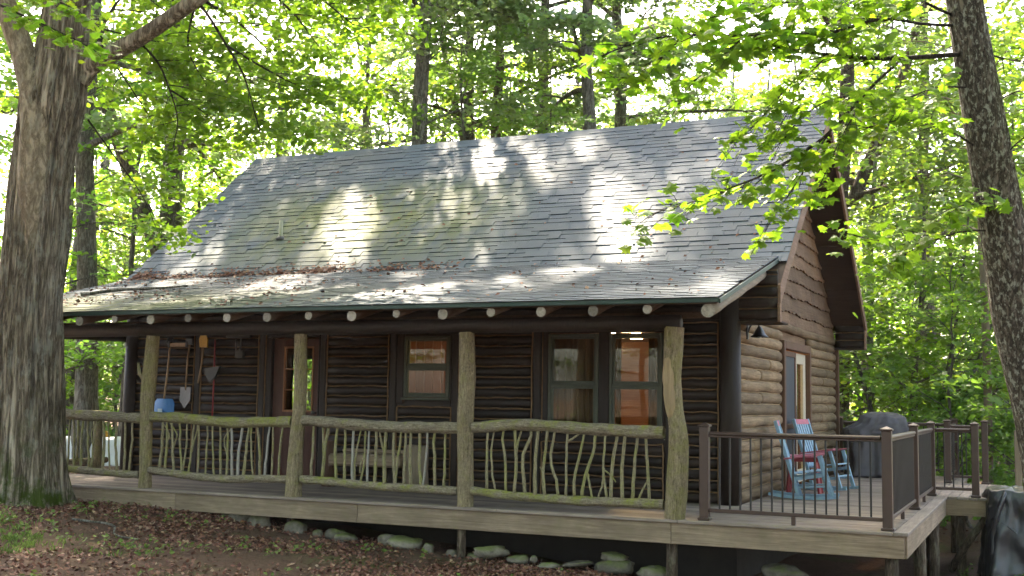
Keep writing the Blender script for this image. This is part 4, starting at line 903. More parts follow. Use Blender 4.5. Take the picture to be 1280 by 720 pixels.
for a in ((264, 645, 20, 16, 'small tan stone left of the two round stones under the deck'), (281, 644, 14, 10, 'small stone touching the left side of the round pale stones'), (298, 649, 27, 21, 'round pale stone, left of the pair of largest ones under the railing with tools'), (325, 653, 29, 21, 'round pale stone, right of the pair of largest ones under the railing with tools'),
          (369, 663, 30, 20, 'brownish stone directly below the second porch post'), (397, 668, 14, 11, 'little upright stone right of the second porch post'), (418, 668, 26, 12, 'moss-topped flat stone near the second porch post'), (432, 673, 30, 12, 'grey slab stone lying just right of the moss-topped stone'),
          (484, 675, 26, 14, 'left half of the long wedge of stone below the bench railing'), (507, 679, 44, 14, 'long wedge-shaped stone below the bench railing'), (535, 686, 16, 12, 'small pointed stone at the right tip of the long wedge stone'), (565, 692, 16, 8, 'small stone just left of the third post support'), (594, 697, 26, 9, 'low mossy stone just right of the third post support'),
          (613, 690, 44, 13, 'wide flat-topped boulder right of the third post support'), (648, 699, 28, 9, 'flat pale stone right of the wide boulder'), (667, 699, 9, 8, 'tiny stone between two flat stones'), (686, 707, 30, 7, 'flat stone half buried left of the stone pile'), (722, 705, 38, 6, 'thin flat slab left of the stacked stones'),
          (768, 697, 38, 10, 'upper stone of the two stacked under the mossy railing', .35), (769, 709, 50, 17, 'lower stone of the two stacked under the mossy railing', .30), (817, 716, 42, 14, 'stone at the foot of the bent porch post', .3), (980, 717, 56, 18, 'big squared boulder under the metal railing', .45)): stone(*a)

def scatter(n, xr, yr, seed, dens):
    r_ = np.random.RandomState(seed); out = []
    while len(out) < n:
        x = r_.uniform(*xr, 4000); y = r_.uniform(*yr, 4000); k = r_.uniform(0, 1, 4000) < dens(x, y); out += list(zip(x[k], y[k]))
    return np.array(out[:n])
def leaf_bits(P_, Nrm, size, seed, tilt=.5):
    r_ = np.random.RandomState(seed); n = len(P_); yaw = r_.uniform(0, 2 * PI, n); s = size * r_.uniform(.55, 1.3, n)
    tmpl = np.array([(0, -.5, 0), (.38, -.05, .12), (0, .55, .02), (-.38, -.05, .12)])
    up = Nrm + r_.normal(0, tilt, (n, 3)); up /= np.linalg.norm(up, axis=1)[:, None]
    t1 = np.stack([np.cos(yaw), np.sin(yaw), np.zeros(n)], 1); t1 -= up * (t1 * up).sum(1)[:, None]; t1 /= np.linalg.norm(t1, axis=1)[:, None]; t2 = np.cross(up, t1)
    V = P_[:, None, :] + s[:, None, None] * (tmpl[None, :, 0, None] * t2[:, None, :] + tmpl[None, :, 1, None] * t1[:, None, :] + tmpl[None, :, 2, None] * up[:, None, :])
    F = np.array([(0, 1, 2), (0, 2, 3)])[None] + 4 * np.arange(n)[:, None, None]; return V.reshape(-1, 3), F.reshape(-1, 3)
def vnoise(x, y, s, seed=0):
    return np.array([mnoise.noise(Vector((a * s + seed, b * s, .3))) for a, b in zip(x, y)])
def lit_d(x, y):
    band = np.exp(-((y + .55) / .95) ** 2) + .18 * np.exp(-((y + 3) / 3.) ** 2) + .12
    return np.clip(band * (.55 + .9 * vnoise(x, y, .9, 4)), 0, 1) * ~((y > .6) & (x > -2.4) & (x < 9.4) & (y < 10))
P2 = scatter(46000, (-6, 11.5), (-8.5, 2.5), 5, lit_d); z = gh(P2[:, 0], P2[:, 1]) + np.random.RandomState(1).uniform(.0, .03, len(P2))
V, F = leaf_bits(np.column_stack([P2, z]), np.array([0, 0, 1.0]), .048, 2, .5)
tag(obj('leaf_litter', fast_mesh('leaf_litter', V, F, M['litter'])), 'brown fallen leaves spread over the bare ground before the deck', 'leaf litter', kind='stuff')
P2 = scatter(15000, (-30, 30), (2, 40), 6, lambda x, y: np.full_like(x, .6) * ~((x > -2.6) & (x < 10.2) & (y < 10))); z = gh(P2[:, 0], P2[:, 1]) + .015
V, F = leaf_bits(np.column_stack([P2, z]), np.array([0, 0, 1.0]), .11, 3, .4)
tag(obj('forest_floor_litter', fast_mesh('forest_floor_litter', V, F, M['litter'])), 'brown fallen leaves covering the forest floor behind the cabin', 'leaf litter', kind='stuff')
def roof_d(x, y):
    a = np.exp(-((y - YB) / .11) ** 2) * (x < 3.4) * (.55 + vnoise(x, y, 1.6, 2)) * np.clip((3.6 - x) / 2.5, .1, 1); b = .02 * np.clip(.5 + 1.6 * vnoise(x, y, 1.1, 7), 0, 2) * (y < YB) * np.clip((5 - x) / 5, .2, 1); return np.clip(a + b + .0015, 0, 1)
P2 = scatter(2000, (-2.6, 7.6), (-.4, 5.2), 9, roof_d); y = P2[:, 1]; z = np.where(y < YB, ZE + KP * (y - YE), ZR - KU * np.abs(y - YR)) + .02
nr = np.where((y < YB)[:, None], np.array([0, -KP, 1.0])[None], np.array([0, -KU, 1.0])[None])
V, F = leaf_bits(np.column_stack([P2, z]), nr, .06, 12, .35)
tag(obj('roof_leaf_litter', fast_mesh('roof_leaf_litter', V, F, M['litter'])), 'brown dead leaves caught on the roof where the two slopes meet', 'leaf litter', kind='stuff')
def twig(name, label, P_, r, parent=None, cat='branch'):
    o = MB().tube(smooth_path(P_, 16), np.linspace(r, r * .4, 16), 7, .12, 3).build(name, M['bark_grey'], parent, True); tag(o, label, cat); return o
def onroof(x, y): return (x, y, (zp(y) if y < YB else zu(y)) + .045)
o = MB().tube(smooth_path([onroof(-1.9, .75), onroof(-1.5, 1.1), onroof(-.9, 1.15), onroof(-.4, 1.3)], 16), np.linspace(.03, .012, 16), 7, .12, 3).build('fallen_branch', M['bark_grey'], None, True); tag(o, 'fallen grey branch lying on the left end of the porch roof', 'branch')
def ong(x, y, dz=.03): return (x, y, float(gh(x, y)) + dz)
o = MB().tube(smooth_path([ong(.5, -1.6), ong(1.0, -1.5, .05), ong(1.3, -1.75, .03), ong(1.7, -1.8)], 16), np.linspace(.016, .008, 16), 7, .12, 3).build('fallen_branch', M['bark_grey'], None, True); tag(o, 'thin pale fallen twig on the leaf litter near the thick tree', 'branch')
# grass tufts and small weeds
def grass_d(x, y): return np.clip((vnoise(x, y, .55, 11) - .02 + .45 * np.exp(-((x - 2.2) / 1.6) ** 2 - ((y + 3.3) / .9) ** 2)) * 1.3, 0, 1) * (y < -1.2)
P2 = scatter(2600, (-5, 11), (-9, -1.4), 15, grass_d); r_ = np.random.RandomState(4); V = []; F = []
for (x, y) in P2:
    g0 = float(gh(x, y))
    for k in range(11):
        a = r_.uniform(0, 6.28); h = r_.uniform(.025, .07); w = .0032; bx, by = x + r_.normal(0, .04), y + r_.normal(0, .04); lx, ly = math.cos(a) * h * .7, math.sin(a) * h * .7; b = len(V)
        V += [(bx - w * math.sin(a), by + w * math.cos(a), g0 - .01), (bx + w * math.sin(a), by - w * math.cos(a), g0 - .01), (bx + lx * .4, by + ly * .4, g0 + h * .75), (bx + lx, by + ly, g0 + h)]; F += [(b, b + 1, b + 2), (b + 2, b + 1, b + 3)]
tag(obj('grass', fast_mesh('grass', V, F, M['grass'])), 'sparse green grass growing on the ground at lower left', 'grass', kind='stuff')
wd = scatter(520, (-5, 11.5), (-9, 6.5), 21, lambda x, y: np.clip(.12 + vnoise(x, y, .8, 31) * 1.2 + .5 * np.exp(-((x - 10.4) / .8) ** 2 - ((y - 4.4) / .9) ** 2), 0, 1) * ~((y > -.25) & (x < 9.7)))
PP = []; NN = []
for (x, y) in wd:
    g0 = float(gh(x, y))
    for k in range(9): PP.append((x + r_.normal(0, .05), y + r_.normal(0, .05), g0 + r_.uniform(.02, .12)))
V, F = leaf_bits(np.array(PP), np.array([0, 0, 1.0]), .05, 8, .5)
tag(obj('weeds', fast_mesh('weeds', V, F, M['grass'])), 'low broad-leaved weeds dotted over the ground', 'weeds', kind='stuff')

# ------------------------------------------------------------------ trees
class Grow:
    """collects wood tubes and leaf positions of one tree"""
    def __init__(s, seed): s.r = np.random.RandomState(seed); s.wv = []; s.wf = []; s.n = 0; s.lp = []; s.ls = []
    def tube(s, pts, rad, seg=6, jit=.06):
        v, f = tube_np(np.asarray(pts, float), rad, seg, jit, s.r.randint(1 << 30), False); s.wv.append(v); s.wf.append(np.array(f) + s.n); s.n += len(v)
    def path(s, p, az, el, L, n=6, droop=.0, wig=.12):
        out = [np.array(p, float)]; 
        for i in range(n - 1):
            d = np.array([math.cos(az) * math.cos(el), math.sin(az) * math.cos(el), math.sin(el)]); out.append(out[-1] + d * L / (n - 1)); az += s.r.normal(0, wig); el += s.r.normal(0, wig * .6) - droop / (n - 1)
        return np.array(out), az
    def spray(s, pts, r0, n_sub, sub_l, n_tw, tw_l, n_lf, size, start=.25, droop=.25, tubes=True, flat=.06):
        """side branches, twigs and leaves along one limb"""
        pts = np.asarray(pts, float); m = len(pts) - 1; Ltot = np.linalg.norm(np.diff(pts, axis=0), axis=1).sum()
        for k in range(n_sub + 1):
            f = start + (1 - start) * (k + s.r.uniform(0, .8)) / n_sub if k < n_sub else 1.0
            f = min(f, 1.0); x = f * m; i = min(int(x), m - 1); p = pts[i] + (pts[i + 1] - pts[i]) * (x - i); d = pts[i + 1] - pts[i]
            az0 = math.atan2(d[1], d[0]); side = 1 if k % 2 else -1
            az = az0 + (side * s.r.uniform(.5, 1.1) if k < n_sub else 0); L = sub_l * (1.15 - .55 * f) * s.r.uniform(.7, 1.25); el = s.r.uniform(-.15, .35)
            sp, _ = s.path(p, az, el, L, 5, droop)
            if tubes: s.tube(sp, np.linspace(r0 * .45 * (1.15 - .6 * f), r0 * .12, 5), 4)
            for j in range(n_tw + 1):
                g = .2 + .8 * (j + s.r.uniform(0, .9)) / n_tw if j < n_tw else .98
                y = min(g, .999) * 4; a = int(y); q = sp[a] + (sp[a + 1] - sp[a]) * (y - a)
                az2 = az + ((1 if j % 2 else -1) * s.r.uniform(.4, 1.2) if j < n_tw else 0); l2 = tw_l * s.r.uniform(.6, 1.2); e2 = s.r.uniform(-.35, .2)
                dv = np.array([math.cos(az2) * math.cos(e2), math.sin(az2) * math.cos(e2), math.sin(e2)])
                t = s.r.uniform(.1, 1.05, n_lf); off = np.stack([s.r.normal(0, size * .75, n_lf), s.r.normal(0, size * .75, n_lf), s.r.normal(-.02, flat, n_lf)], 1)
                s.lp.append(q + dv * l2 * t[:, None] + off); s.ls.append(size * s.r.uniform(.65, 1.25, n_lf))
                if tubes and tw_l > .45 and j % 2 == 0: s.tube(np.array([q, q + dv * l2 * .9]), [r0 * .1, r0 * .05], 3, 0)
    def wood(s, name, m): return fast_mesh(name, np.vstack(s.wv), np.vstack(s.wf), m, True)
    def leaves(s, name, m, tilt=.5):
        P_ = np.vstack(s.lp); sz = np.concatenate(s.ls); n = len(P_); r_ = s.r; yaw = r_.uniform(0, 2 * PI, n)
        up = np.array([0, 0, 1.0]) + r_.normal(0, tilt, (n, 3)); up /= np.linalg.norm(up, axis=1)[:, None]
        t1 = np.stack([np.cos(yaw), np.sin(yaw), r_.uniform(-.5, .1, n)], 1); t1 -= up * (t1 * up).sum(1)[:, None]; t1 /= np.linalg.norm(t1, axis=1)[:, None]; t2 = np.cross(up, t1)
        tm = np.array([(0, -.45, 0), (.36, -.12, .06), (.30, .22, .02), (0, .6, -.05), (-.30, .22, .02), (-.36, -.12, .06)])
        V = P_[:, None, :] + sz[:, None, None] * (tm[None, :, 0, None] * t2[:, None] + tm[None, :, 1, None] * t1[:, None] + tm[None, :, 2, None] * up[:, None])
        F = np.array([(0, 1, 2, 3), (0, 3, 4, 5)])[None] + 6 * np.arange(n)[:, None, None]; return fast_mesh(name, V.reshape(-1, 3), F.reshape(-1, 4), m, True)
def grow_tree(seed, H, r0, base, spread, n_limb, n_sub, n_tw, n_lf, leaf, lean=0.0, el0=.1, el1=1.0, droop=.3, fork=None, low=.75):
    g = Grow(seed); r_ = g.r; n = 14; zz = np.linspace(-.3, H, n); wx = np.cumsum(r_.normal(0, .07, n)) + lean * zz; wy = np.cumsum(r_.normal(0, .07, n)); wx -= wx[0]; wy -= wy[0]
    tp = np.stack([wx, wy, zz], 1); t = np.clip(zz / H, 0, 1); rad = r0 * (1 - .86 * t) + r0 * .45 * np.exp(-np.clip(zz, 0, 9) / .35); g.tube(tp, rad, 12, .05)
    if fork:
        p = np.array([np.interp(fork, zz, tp[:, c]) for c in range(3)]); a = r_.uniform(0, 6.28)
        fp, _ = g.path(p, a, 1.15, H * .6, 7, -.15, .05); g.tube(fp, np.linspace(r0 * .62, .04, 7), 9); g.spray(fp, r0 * .4, 9, spread * .6, n_tw, .7, n_lf, leaf, .3)
    az = r_.uniform(0, 6.28)
    for i in range(n_limb):
        f = (i + r_.uniform(0, .8)) / n_limb; z = base + (H - base) * f; p = np.array([np.interp(z, zz, tp[:, c]) for c in range(3)]); az += 2.4 + r_.normal(0, .3)
        L = spread * (low + (1 - low) * math.sin(PI * min(1, f * 1.6) / 2)) * (1 - .72 * f ** 1.6) * r_.uniform(.7, 1.2); el = el0 + (el1 - el0) * f + r_.normal(0, .1)
        lp, _ = g.path(p, az, el, L, 7, droop); lr = max(.012, r0 * .34 * (1 - .6 * f)); g.tube(lp, np.linspace(lr, lr * .2, 7), 6); g.spray(lp, lr, n_sub, L * .42, n_tw, .55 if H > 8 else .4, n_lf, leaf, .22, droop)
    return g
VAR = {}
def variant(key, bark_key, leaf_key, *a, **k):
    g = grow_tree(*a, **k); VAR[key] = (g.wood(key + '_trunk', M[bark_key]), g.leaves(key + '_crown', M[leaf_key], k.get('tilt', .5)))
variant('tall_grey', 'bark_grey', 'leaf_pale', 101, 23, .27, 7.0, 5.2, 24, 6, 5, 9, .17)
variant('tall_dark', 'bark_dark', 'leaf_mid', 102, 21, .24, 6.0, 4.8, 24, 6, 5, 9, .17)
variant('tall_brown', 'bark_brown', 'leaf_mid', 103, 22, .26, 6.5, 5.0, 22, 6, 5, 9, .17, fork=6.0)
variant('tall_fork', 'bark_dark', 'leaf_bright', 104, 22, .34, 7.5, 5.0, 22, 6, 5, 9, .17, fork=4.2)
variant('tall_dense', 'bark_grey', 'leaf_pale', 105, 23, .25, 9.5, 4.6, 22, 7, 7, 13, .17)
variant('under_pale', 'bark_grey', 'leaf_pale', 111, 12, .11, 2.2, 3.6, 22, 5, 5, 6, .14, el0=.1, el1=.8)
variant('under_bright', 'bark_dark', 'leaf_bright', 112, 11, .10, 1.6, 3.6, 22, 5, 5, 6, .15, el0=0.0, el1=.8)
variant('under_mid', 'bark_dark', 'leaf_mid', 113, 10, .10, 1.4, 3.4, 22, 5, 5, 6, .14, el0=.15, el1=.9)
variant('sapling', 'bark_dark', 'leaf_bright', 121, 5.0, .045, .5, 1.9, 16, 4, 4, 5, .13, el0=.3, el1=1.0)
variant('sapling_mid', 'bark_dark', 'leaf_mid', 122, 5.6, .05, .5, 2.0, 16, 4, 4, 5, .13, el0=.4, el1=1.0)
variant('shrub', 'bark_dark', 'leaf_mid', 123, 2.6, .03, .15, 1.3, 18, 4, 4, 8, .11, el0=.3, el1=1.1)
def place(key, name, u, depth, label, s=1.0, rz=None, group='trees in the woods behind the cabin', cat='tree', xy=None, tilt=(0, 0)):
    if xy is None: P_ = at(u, 480, depth); xy = (P_[0], P_[1])
    root = thing(name, label, cat, (xy[0], xy[1], float(gh(*xy))), 0, group); root.rotation_euler = (tilt[0], tilt[1], random.Random(label + str(xy)).uniform(0, 6.28) if rz is None else rz); root.scale = (s, s, s)
    obj('trunk', VAR[key][0], root); obj('crown', VAR[key][1], root); return root
TREES = [
 ('tall_grey', 'forest_tree', 113, 25, 'straight grey-barked tree just right of the thick left tree', .95), ('tall_dark', 'forest_tree', 86, 30, 'dark slim tree partly hidden by the thick left tree', 1.0),
 ('tall_fork', 'forest_tree', 205, 27, 'wide dark forked trunk rising behind the left roof edge', 1.0),
 ('tall_dense', 'forest_tree', 548, 27.5, 'leftmost leaning trunk of those showing above the ridge', 1.0), ('tall_dark', 'forest_tree', 583, 32, 'dark slim trunk above the ridge, left of the stoutest one there', 1.0),
 ('tall_brown', 'forest_tree', 622, 29, 'stoutest trunk showing above the middle of the ridge', 1.05), ('tall_dense', 'forest_tree', 656, 30.5, 'slim dark trunk just right of the stoutest one above the ridge', .95),
 ('tall_dense', 'forest_tree', 722, 29, 'trunk above the ridge midway between the stoutest one and the clear grey one', 1.0), ('tall_grey', 'forest_tree', 797, 30, 'clear grey trunk above the ridge beside the maple leaves', 1.0),
 ('tall_brown', 'forest_tree', 1052, 27, 'brown forked trunk rising behind the gable peak', 1.0),
 ('tall_dark', 'forest_tree', 1166, 32, 'dark trunk above the middle of the right-hand railing', 1.0),

 ('tall_fork', 'forest_tree', 470, 42, 'far tree above the left half of the ridge', 1.0),
 ('under_bright', 'young_maple', 160, 26, 'bright young maple between the grey trunk and the roof', .9), ('under_mid', 'young_maple', 62, 24, 'young tree behind the thick left tree', .9), ('under_bright', 'young_maple', 240, 33, 'bright young maple beyond the left gable', 1.0), ('under_mid', 'young_maple', 185, 36, 'mid green young tree far behind the porch end', 1.0),
 ('under_pale', 'young_maple', 345, 27, 'pale glossy young tree behind the upper left roof slope', 1.0), ('under_pale', 'young_maple', 440, 28, 'pale glossy young tree above the left part of the ridge', 1.05), ('under_pale', 'young_maple', 515, 26, 'pale layered young tree above the ridge, left of the trunks', 1.0), ('under_mid', 'young_maple', 590, 27, 'leafy young tree in front of the trunks above the ridge', 1.0),
 ('under_mid', 'young_maple', 690, 29, 'leafy young tree right of the stoutest trunk above the ridge', 1.0), ('under_pale', 'young_maple', 770, 33, 'low pale crown just over the ridge, left of the clear grey trunk', .95), ('under_pale', 'young_maple', 870, 34, 'pale crown over the right part of the ridge', 1.0),
 ('under_pale', 'young_maple', 1095, 27, 'pale layered young tree right of the gable roof', 1.0), ('under_mid', 'young_maple', 1140, 25, 'young tree with slanting dark stems behind the grill', .9), ('under_bright', 'young_maple', 1190, 30, 'bright young maple behind the deck landing', 1.0), ('under_mid', 'young_maple', 1255, 27, 'young tree behind the lichen-covered trunk', 1.0), ('under_bright', 'young_maple', 1080, 36, 'bright young maple far behind the gable corner', 1.0), ('under_pale', 'young_maple', 1165, 40, 'pale young tree far behind the deck', 1.1), ('under_bright', 'young_maple', 1330, 24, 'bright young maple at the right edge', 1.0),
 ('under_mid', 'young_maple', 300, 42, 'mid green young tree far beyond the left roof edge', 1.1), ('under_bright', 'young_maple', 110, 42, 'bright young maple deep in the woods at left', 1.1)]
TURN = {'leftmost leaning trunk of those showing above the ridge': (520.8, 26.6, 1.77, 1.02), 'stoutest trunk showing above the middle of the ridge': (617.5, 31.0, 1.25, .90), 'slim dark trunk just right of the stoutest one above the ridge': (672.2, 32.3, 4.23, .99),
        'clear grey trunk above the ridge beside the maple leaves': (795.3, 33.2, 2.0, 1.05), 'trunk above the ridge midway between the stoutest one and the clear grey one': (734.0, 27.9, 5.38, .93), 'wide dark forked trunk rising behind the left roof edge': (205.0, 28.6, 3.21, 1.04), 'far tree above the left half of the ridge': (446.6, 41.3, 5.86, .91)}
for (key, name, u, dp, lab, s) in TREES:
    o = place(key, name, u, dp, lab, s)
    if lab in TURN:
        u, dp, rz, s = TURN[lab]; P_ = at(u, 480, dp); o.location = (P_[0], P_[1], float(gh(P_[0], P_[1]))); o.rotation_euler[2] = rz; o.scale = (s, s, s)
for k, (x, y, key) in enumerate([(-9, -14, 'tall_dark'), (-3, -20, 'tall_brown'), (3, -24, 'tall_grey'), (9, -26, 'tall_dark'), (16, -24, 'tall_brown'), (22, -17, 'tall_grey'), (24, -8, 'tall_dark'), (-6, -8, 'tall_dense'), (18, -3, 'tall_dense'), (14, -18, 'tall_dense'), (5, -17, 'tall_dense'), (-2, -13, 'tall_brown'), (21, -1, 'tall_brown'), (0, -17, 'under_mid'), (6, -21, 'under_bright'), (12, -20, 'under_mid'), (18, -19, 'under_bright'), (-7, -10, 'under_mid'), (20, -12, 'under_mid')]):  # unseen trees added to cut sky fill and dim the window reflections
    place(key, 'unseen_shade_tree', 0, 0, 'tree on the near side of the clearing, out of the picture behind the viewer', 1.0, None, 'unseen trees added to shade the clearing', 'tree', (x, y))
for k, (key, u, dp, s, lab) in enumerate([('sapling', 95, 30, 1, 'leafy sapling seen under the porch roof beside the corner log'), ('sapling_mid', 140, 29, 1, 'darker sapling seen under the porch roof'), ('sapling', 180, 31, 1, 'sapling beyond the left wall of the cabin'), ('sapling', 1062, 26, .9, 'bright sapling touching the back gable corner'), ('sapling_mid', 1105, 23, .9, 'sapling right behind the covered grill'),
        ('sapling', 1150, 24, 1, 'bright sapling behind the side railing'), ('sapling_mid', 1200, 22, .9, 'sapling behind the landing posts'), ('sapling', 1240, 25, 1, 'bright sapling behind the stair post'), ('sapling_mid', 1275, 20, .9, 'sapling beside the lichen-covered trunk'), ('sapling', 60, 30, 1, 'sapling deep behind the thick tree'), ('sapling', 1185, 34, 1.1, 'far sapling in the gap behind the deck'), ('sapling_mid', 125, 36, 1.1, 'far sapling under the left eave')]):
    place(key, 'sapling', u, dp, lab, s, group='saplings at the edge of the clearing', cat='sapling')
for (u, dp, s, lab) in [(1215, 23, 1.0, 'low shrub behind the steps'), (1120, 27, 1.2, 'low shrub behind the back railing'), (1255, 21, .8, 'low shrub beside the black cover'), (100, 31, 1.0, 'low shrub behind the white tarp'), (150, 29, 1.2, 'low shrub beside the left wall'), (1175, 30, 1.3, 'low shrub far behind the deck')]:
    place('shrub', 'shrub', u, dp, lab, s, group='shrubs under the trees', cat='shrub')
# pale thin trunk by the steps
P_ = at(1233, 480, 21.5); g = Grow(77); z0 = float(gh(P_[0], P_[1])); g.tube([(0, 0, -.2), (.02, 0, 3), (-.03, .05, 6), (.1, 0, 9)], [.085, .075, .065, .04], 10, .03); az = 0
for i in range(12):
    az += 2.4; pp, _ = g.path((0, 0, 5.6 + i * .3), az, .4, 1.8, 6, .3); g.tube(pp, np.linspace(.02, .005, 6), 5); g.spray(pp, .02, 5, .8, 4, .4, 6, .13)
root = thing('slim_tree', 'slim straight pale-barked tree behind the deck landing', 'tree', (P_[0], P_[1], z0)); obj('trunk', g.wood('slim_trunk', M['grey_post']), root); obj('crown', g.leaves('slim_crown', M['leaf_mid']), root)
# slanting dark stems behind the grill
g = Grow(78); P_ = at(1128, 560, 23.0); z0 = float(gh(P_[0], P_[1]))
for (a, e, L) in ((0.2, 1.25, 6.5), (.4, 1.05, 6.0), (2.9, 1.3, 6.5), (3.2, 1.1, 5.5), (-.4, .9, 4.5)):
    pp, _ = g.path((0, 0, -.1), a, e, L, 8, -.2, .07); g.tube(pp, np.linspace(.065, .015, 8), 7); g.spray(pp, .05, 8, 1.5, 5, .45, 6, .14, .35)
root = thing('multi_stem_tree', 'small tree with several slanting dark stems behind the covered grill', 'tree', (P_[0], P_[1], z0)); obj('trunk', g.wood('stems', M['bark_dark']), root); obj('crown', g.leaves('stems_crown', M['leaf_bright']), root)

# far woods: trunks and foliage that read as one mass
def far_woods():
    r_ = np.random.RandomState(50); g = Grow(51); n = 0
    while n < 175:
        a = math.radians(r_.uniform(-62, 14)); d = r_.uniform(46, 92); x = CAM[0] + math.sin(a) * d; y = CAM[1] + math.cos(a) * d; z0 = float(gh(x, y)); h = r_.uniform(9, 21); n += 1
        g.tube([(x, y, z0 - .5), (x + r_.normal(0, .3), y, z0 + h * .5), (x + r_.normal(0, .6), y, z0 + h)], [r_.uniform(.15, .3), .14, .03], 6)
        for c in range(15):
            f = r_.uniform(0, 1) ** 1.1; cz = z0 + .5 + (h + 1) * f; rr = r_.uniform(1.0, 2.3) * (1.15 - .5 * f); sp = 3.4 * (1.1 - .6 * f); cx, cy_ = x + r_.normal(0, sp * .55), y + r_.normal(0, sp * .55); k = 46
            v = r_.normal(0, 1, (k, 3)); v /= np.linalg.norm(v, axis=1)[:, None]; v *= (r_.uniform(.3, 1, k) ** .5)[:, None] * np.array([rr, rr, rr * .45]); g.lp.append(v + np.array([cx, cy_, cz])); g.ls.append(r_.uniform(.22, .36, k))
    root = tag(obj('far_woods', g.leaves('far_woods', M['leaf_bright'], .6)), 'distant green woodland closing the view behind the cabin', 'woods', kind='stuff')
    tag(obj('far_trunks', g.wood('far_trunks', M['bark_dark']), root), kind='stuff')
far_woods()

# ------------------------------------------------------------------ the thick old tree at left
def px_path(pts): return np.array([at(u, v, d) for u, v, d in pts])
D0 = 15.0
tb_ = at(38, 628, D0); gz0 = float(gh(tb_[0], tb_[1])); old = thing('old_maple_tree', 'thick furrowed old tree at the left edge with mossy roots', 'tree', (tb_[0], tb_[1], gz0))
off = np.array([tb_[0], tb_[1], gz0])
mb = MB(); base = at(38, 628, D0); base[2] = gz0 - .15
pts = [base - off] + [p - off for p in px_path([(35, 560, D0), (37, 389, D0), (46, 290, D0), (56, 194, D0), (67, 120, D0), (78, 60, D0), (88, -20, D0), (100, -160, D0 - .2), (90, -400, D0)])]
rad = [.45, .405, .375, .355, .34, .385, .31, .28, .24, .16]; mb.add(*furrowed(pts, rad, 190, 110, 3, .17, .42, .6, 1.6))
pts2 = [p - off for p in px_path([(36, 350, D0 - .18), (42, 230, D0 - .2), (48, 140, D0 - .16), (30, 70, D0 - .1), (8, 10, D0 - .1), (-20, -60, D0), (-60, -220, D0), (-90, -380, D0)])]; o = MB().add(*furrowed(pts2, [.10, .20, .225, .155, .14, .13, .11, .08], 60, 90, 9, .06, None, 1.4, .7)).build('side_stem', M['bark_smooth'], old, True)
pts = [p - off for p in px_path([(100, 96, D0 + .05), (120, 78, D0), (180, 44, D0 - .2), (245, 0, D0 - .5), (330, -60, D0 - .6), (430, -120, D0 - .4), (520, -190, D0)])]; mb.add(*furrowed(pts, [.16, .12, .105, .095, .085, .07, .05], 24, 60, 5, .06))
me = mb.mesh('old_trunk', M['bark_maple']); me.polygons.foreach_set('use_smooth', [True] * len(me.polygons)); obj('trunk', me, old)
g = Grow(201)
def limb(g, pts, r0, n_sub, sub_l, n_tw, tw_l, n_lf, size, start=.2, droop=.3, r1=.25, **k):
    P_ = smooth_path(px_path(pts) - off, max(8, len(pts) * 3)); g.tube(P_, np.linspace(r0, r0 * r1, len(P_)), 7, .05); g.spray(P_, r0, n_sub, sub_l, n_tw, tw_l, n_lf, size, start, droop, **k)
for pts, r0, ns, sl in [([(245, 0, 14.5), (262, 22, 14.6), (285, 60, 14.8), (305, 95, 15.2), (318, 140, 15.4), (328, 175, 15.4)], .022, 9, .9), ([(285, 58, 14.8), (330, 85, 15.2), (375, 108, 15.6), (425, 125, 16)], .016, 9, .9),
                        ([(140, 68, 15), (165, 50, 15.3), (195, 75, 15.6), (212, 112, 15.8), (222, 150, 16), (216, 185, 16.2)], .022, 10, .9), ([(212, 112, 15.8), (240, 130, 16.2), (268, 150, 16.6), (300, 175, 17)], .014, 8, .8), ([(110, 150, 15.6), (150, 205, 16.2), (178, 245, 16.6), (198, 292, 17)], .014, 7, .7),
                        ([(245, 0, 14.5), (300, -30, 15.2), (360, 10, 16), (400, 60, 16.6)], .03, 10, 1.1), ([(330, -60, 14.4), (380, -20, 15), (440, 30, 15.6)], .03, 9, 1.1), ([(120, 78, 15), (135, 20, 15.6), (170, -10, 16), (225, 30, 16.6)], .03, 10, 1.0), ([(88, 0, 15), (150, 90, 16), (190, 150, 16.6)], .02, 9, .9), ([(245, 0, 14.5), (235, 60, 15.6), (260, 110, 16.2)], .018, 8, .8), ([(200, -30, 15), (300, 30, 17), (380, 110, 18)], .03, 10, 1.1)]:
    limb(g, pts, r0, ns, sl, 5, .42, 12, .105)
az = .4
for i in range(26):                                              # the high crown, above the picture
    az += 2.4; f = i / 26; z = 7.2 + 10.5 * f; b = np.array([.9 + .5 * f, 0, z]); L = (6.8 if f < .55 else 6.8 * (1.45 - f)) * g.r.uniform(.75, 1.1); pp, _ = g.path(b, az, .15 + .8 * f, L, 8, .25); g.tube(pp, np.linspace(.1 * (1.2 - f), .02, 8), 6); g.spray(pp, .06, 8, L * .38, 6, .65, 11, .15, .2)
obj('branches', g.wood('old_branches', M['branch']), old); obj('crown', g.leaves('old_crown', M['leaf_bright'], .55), old)

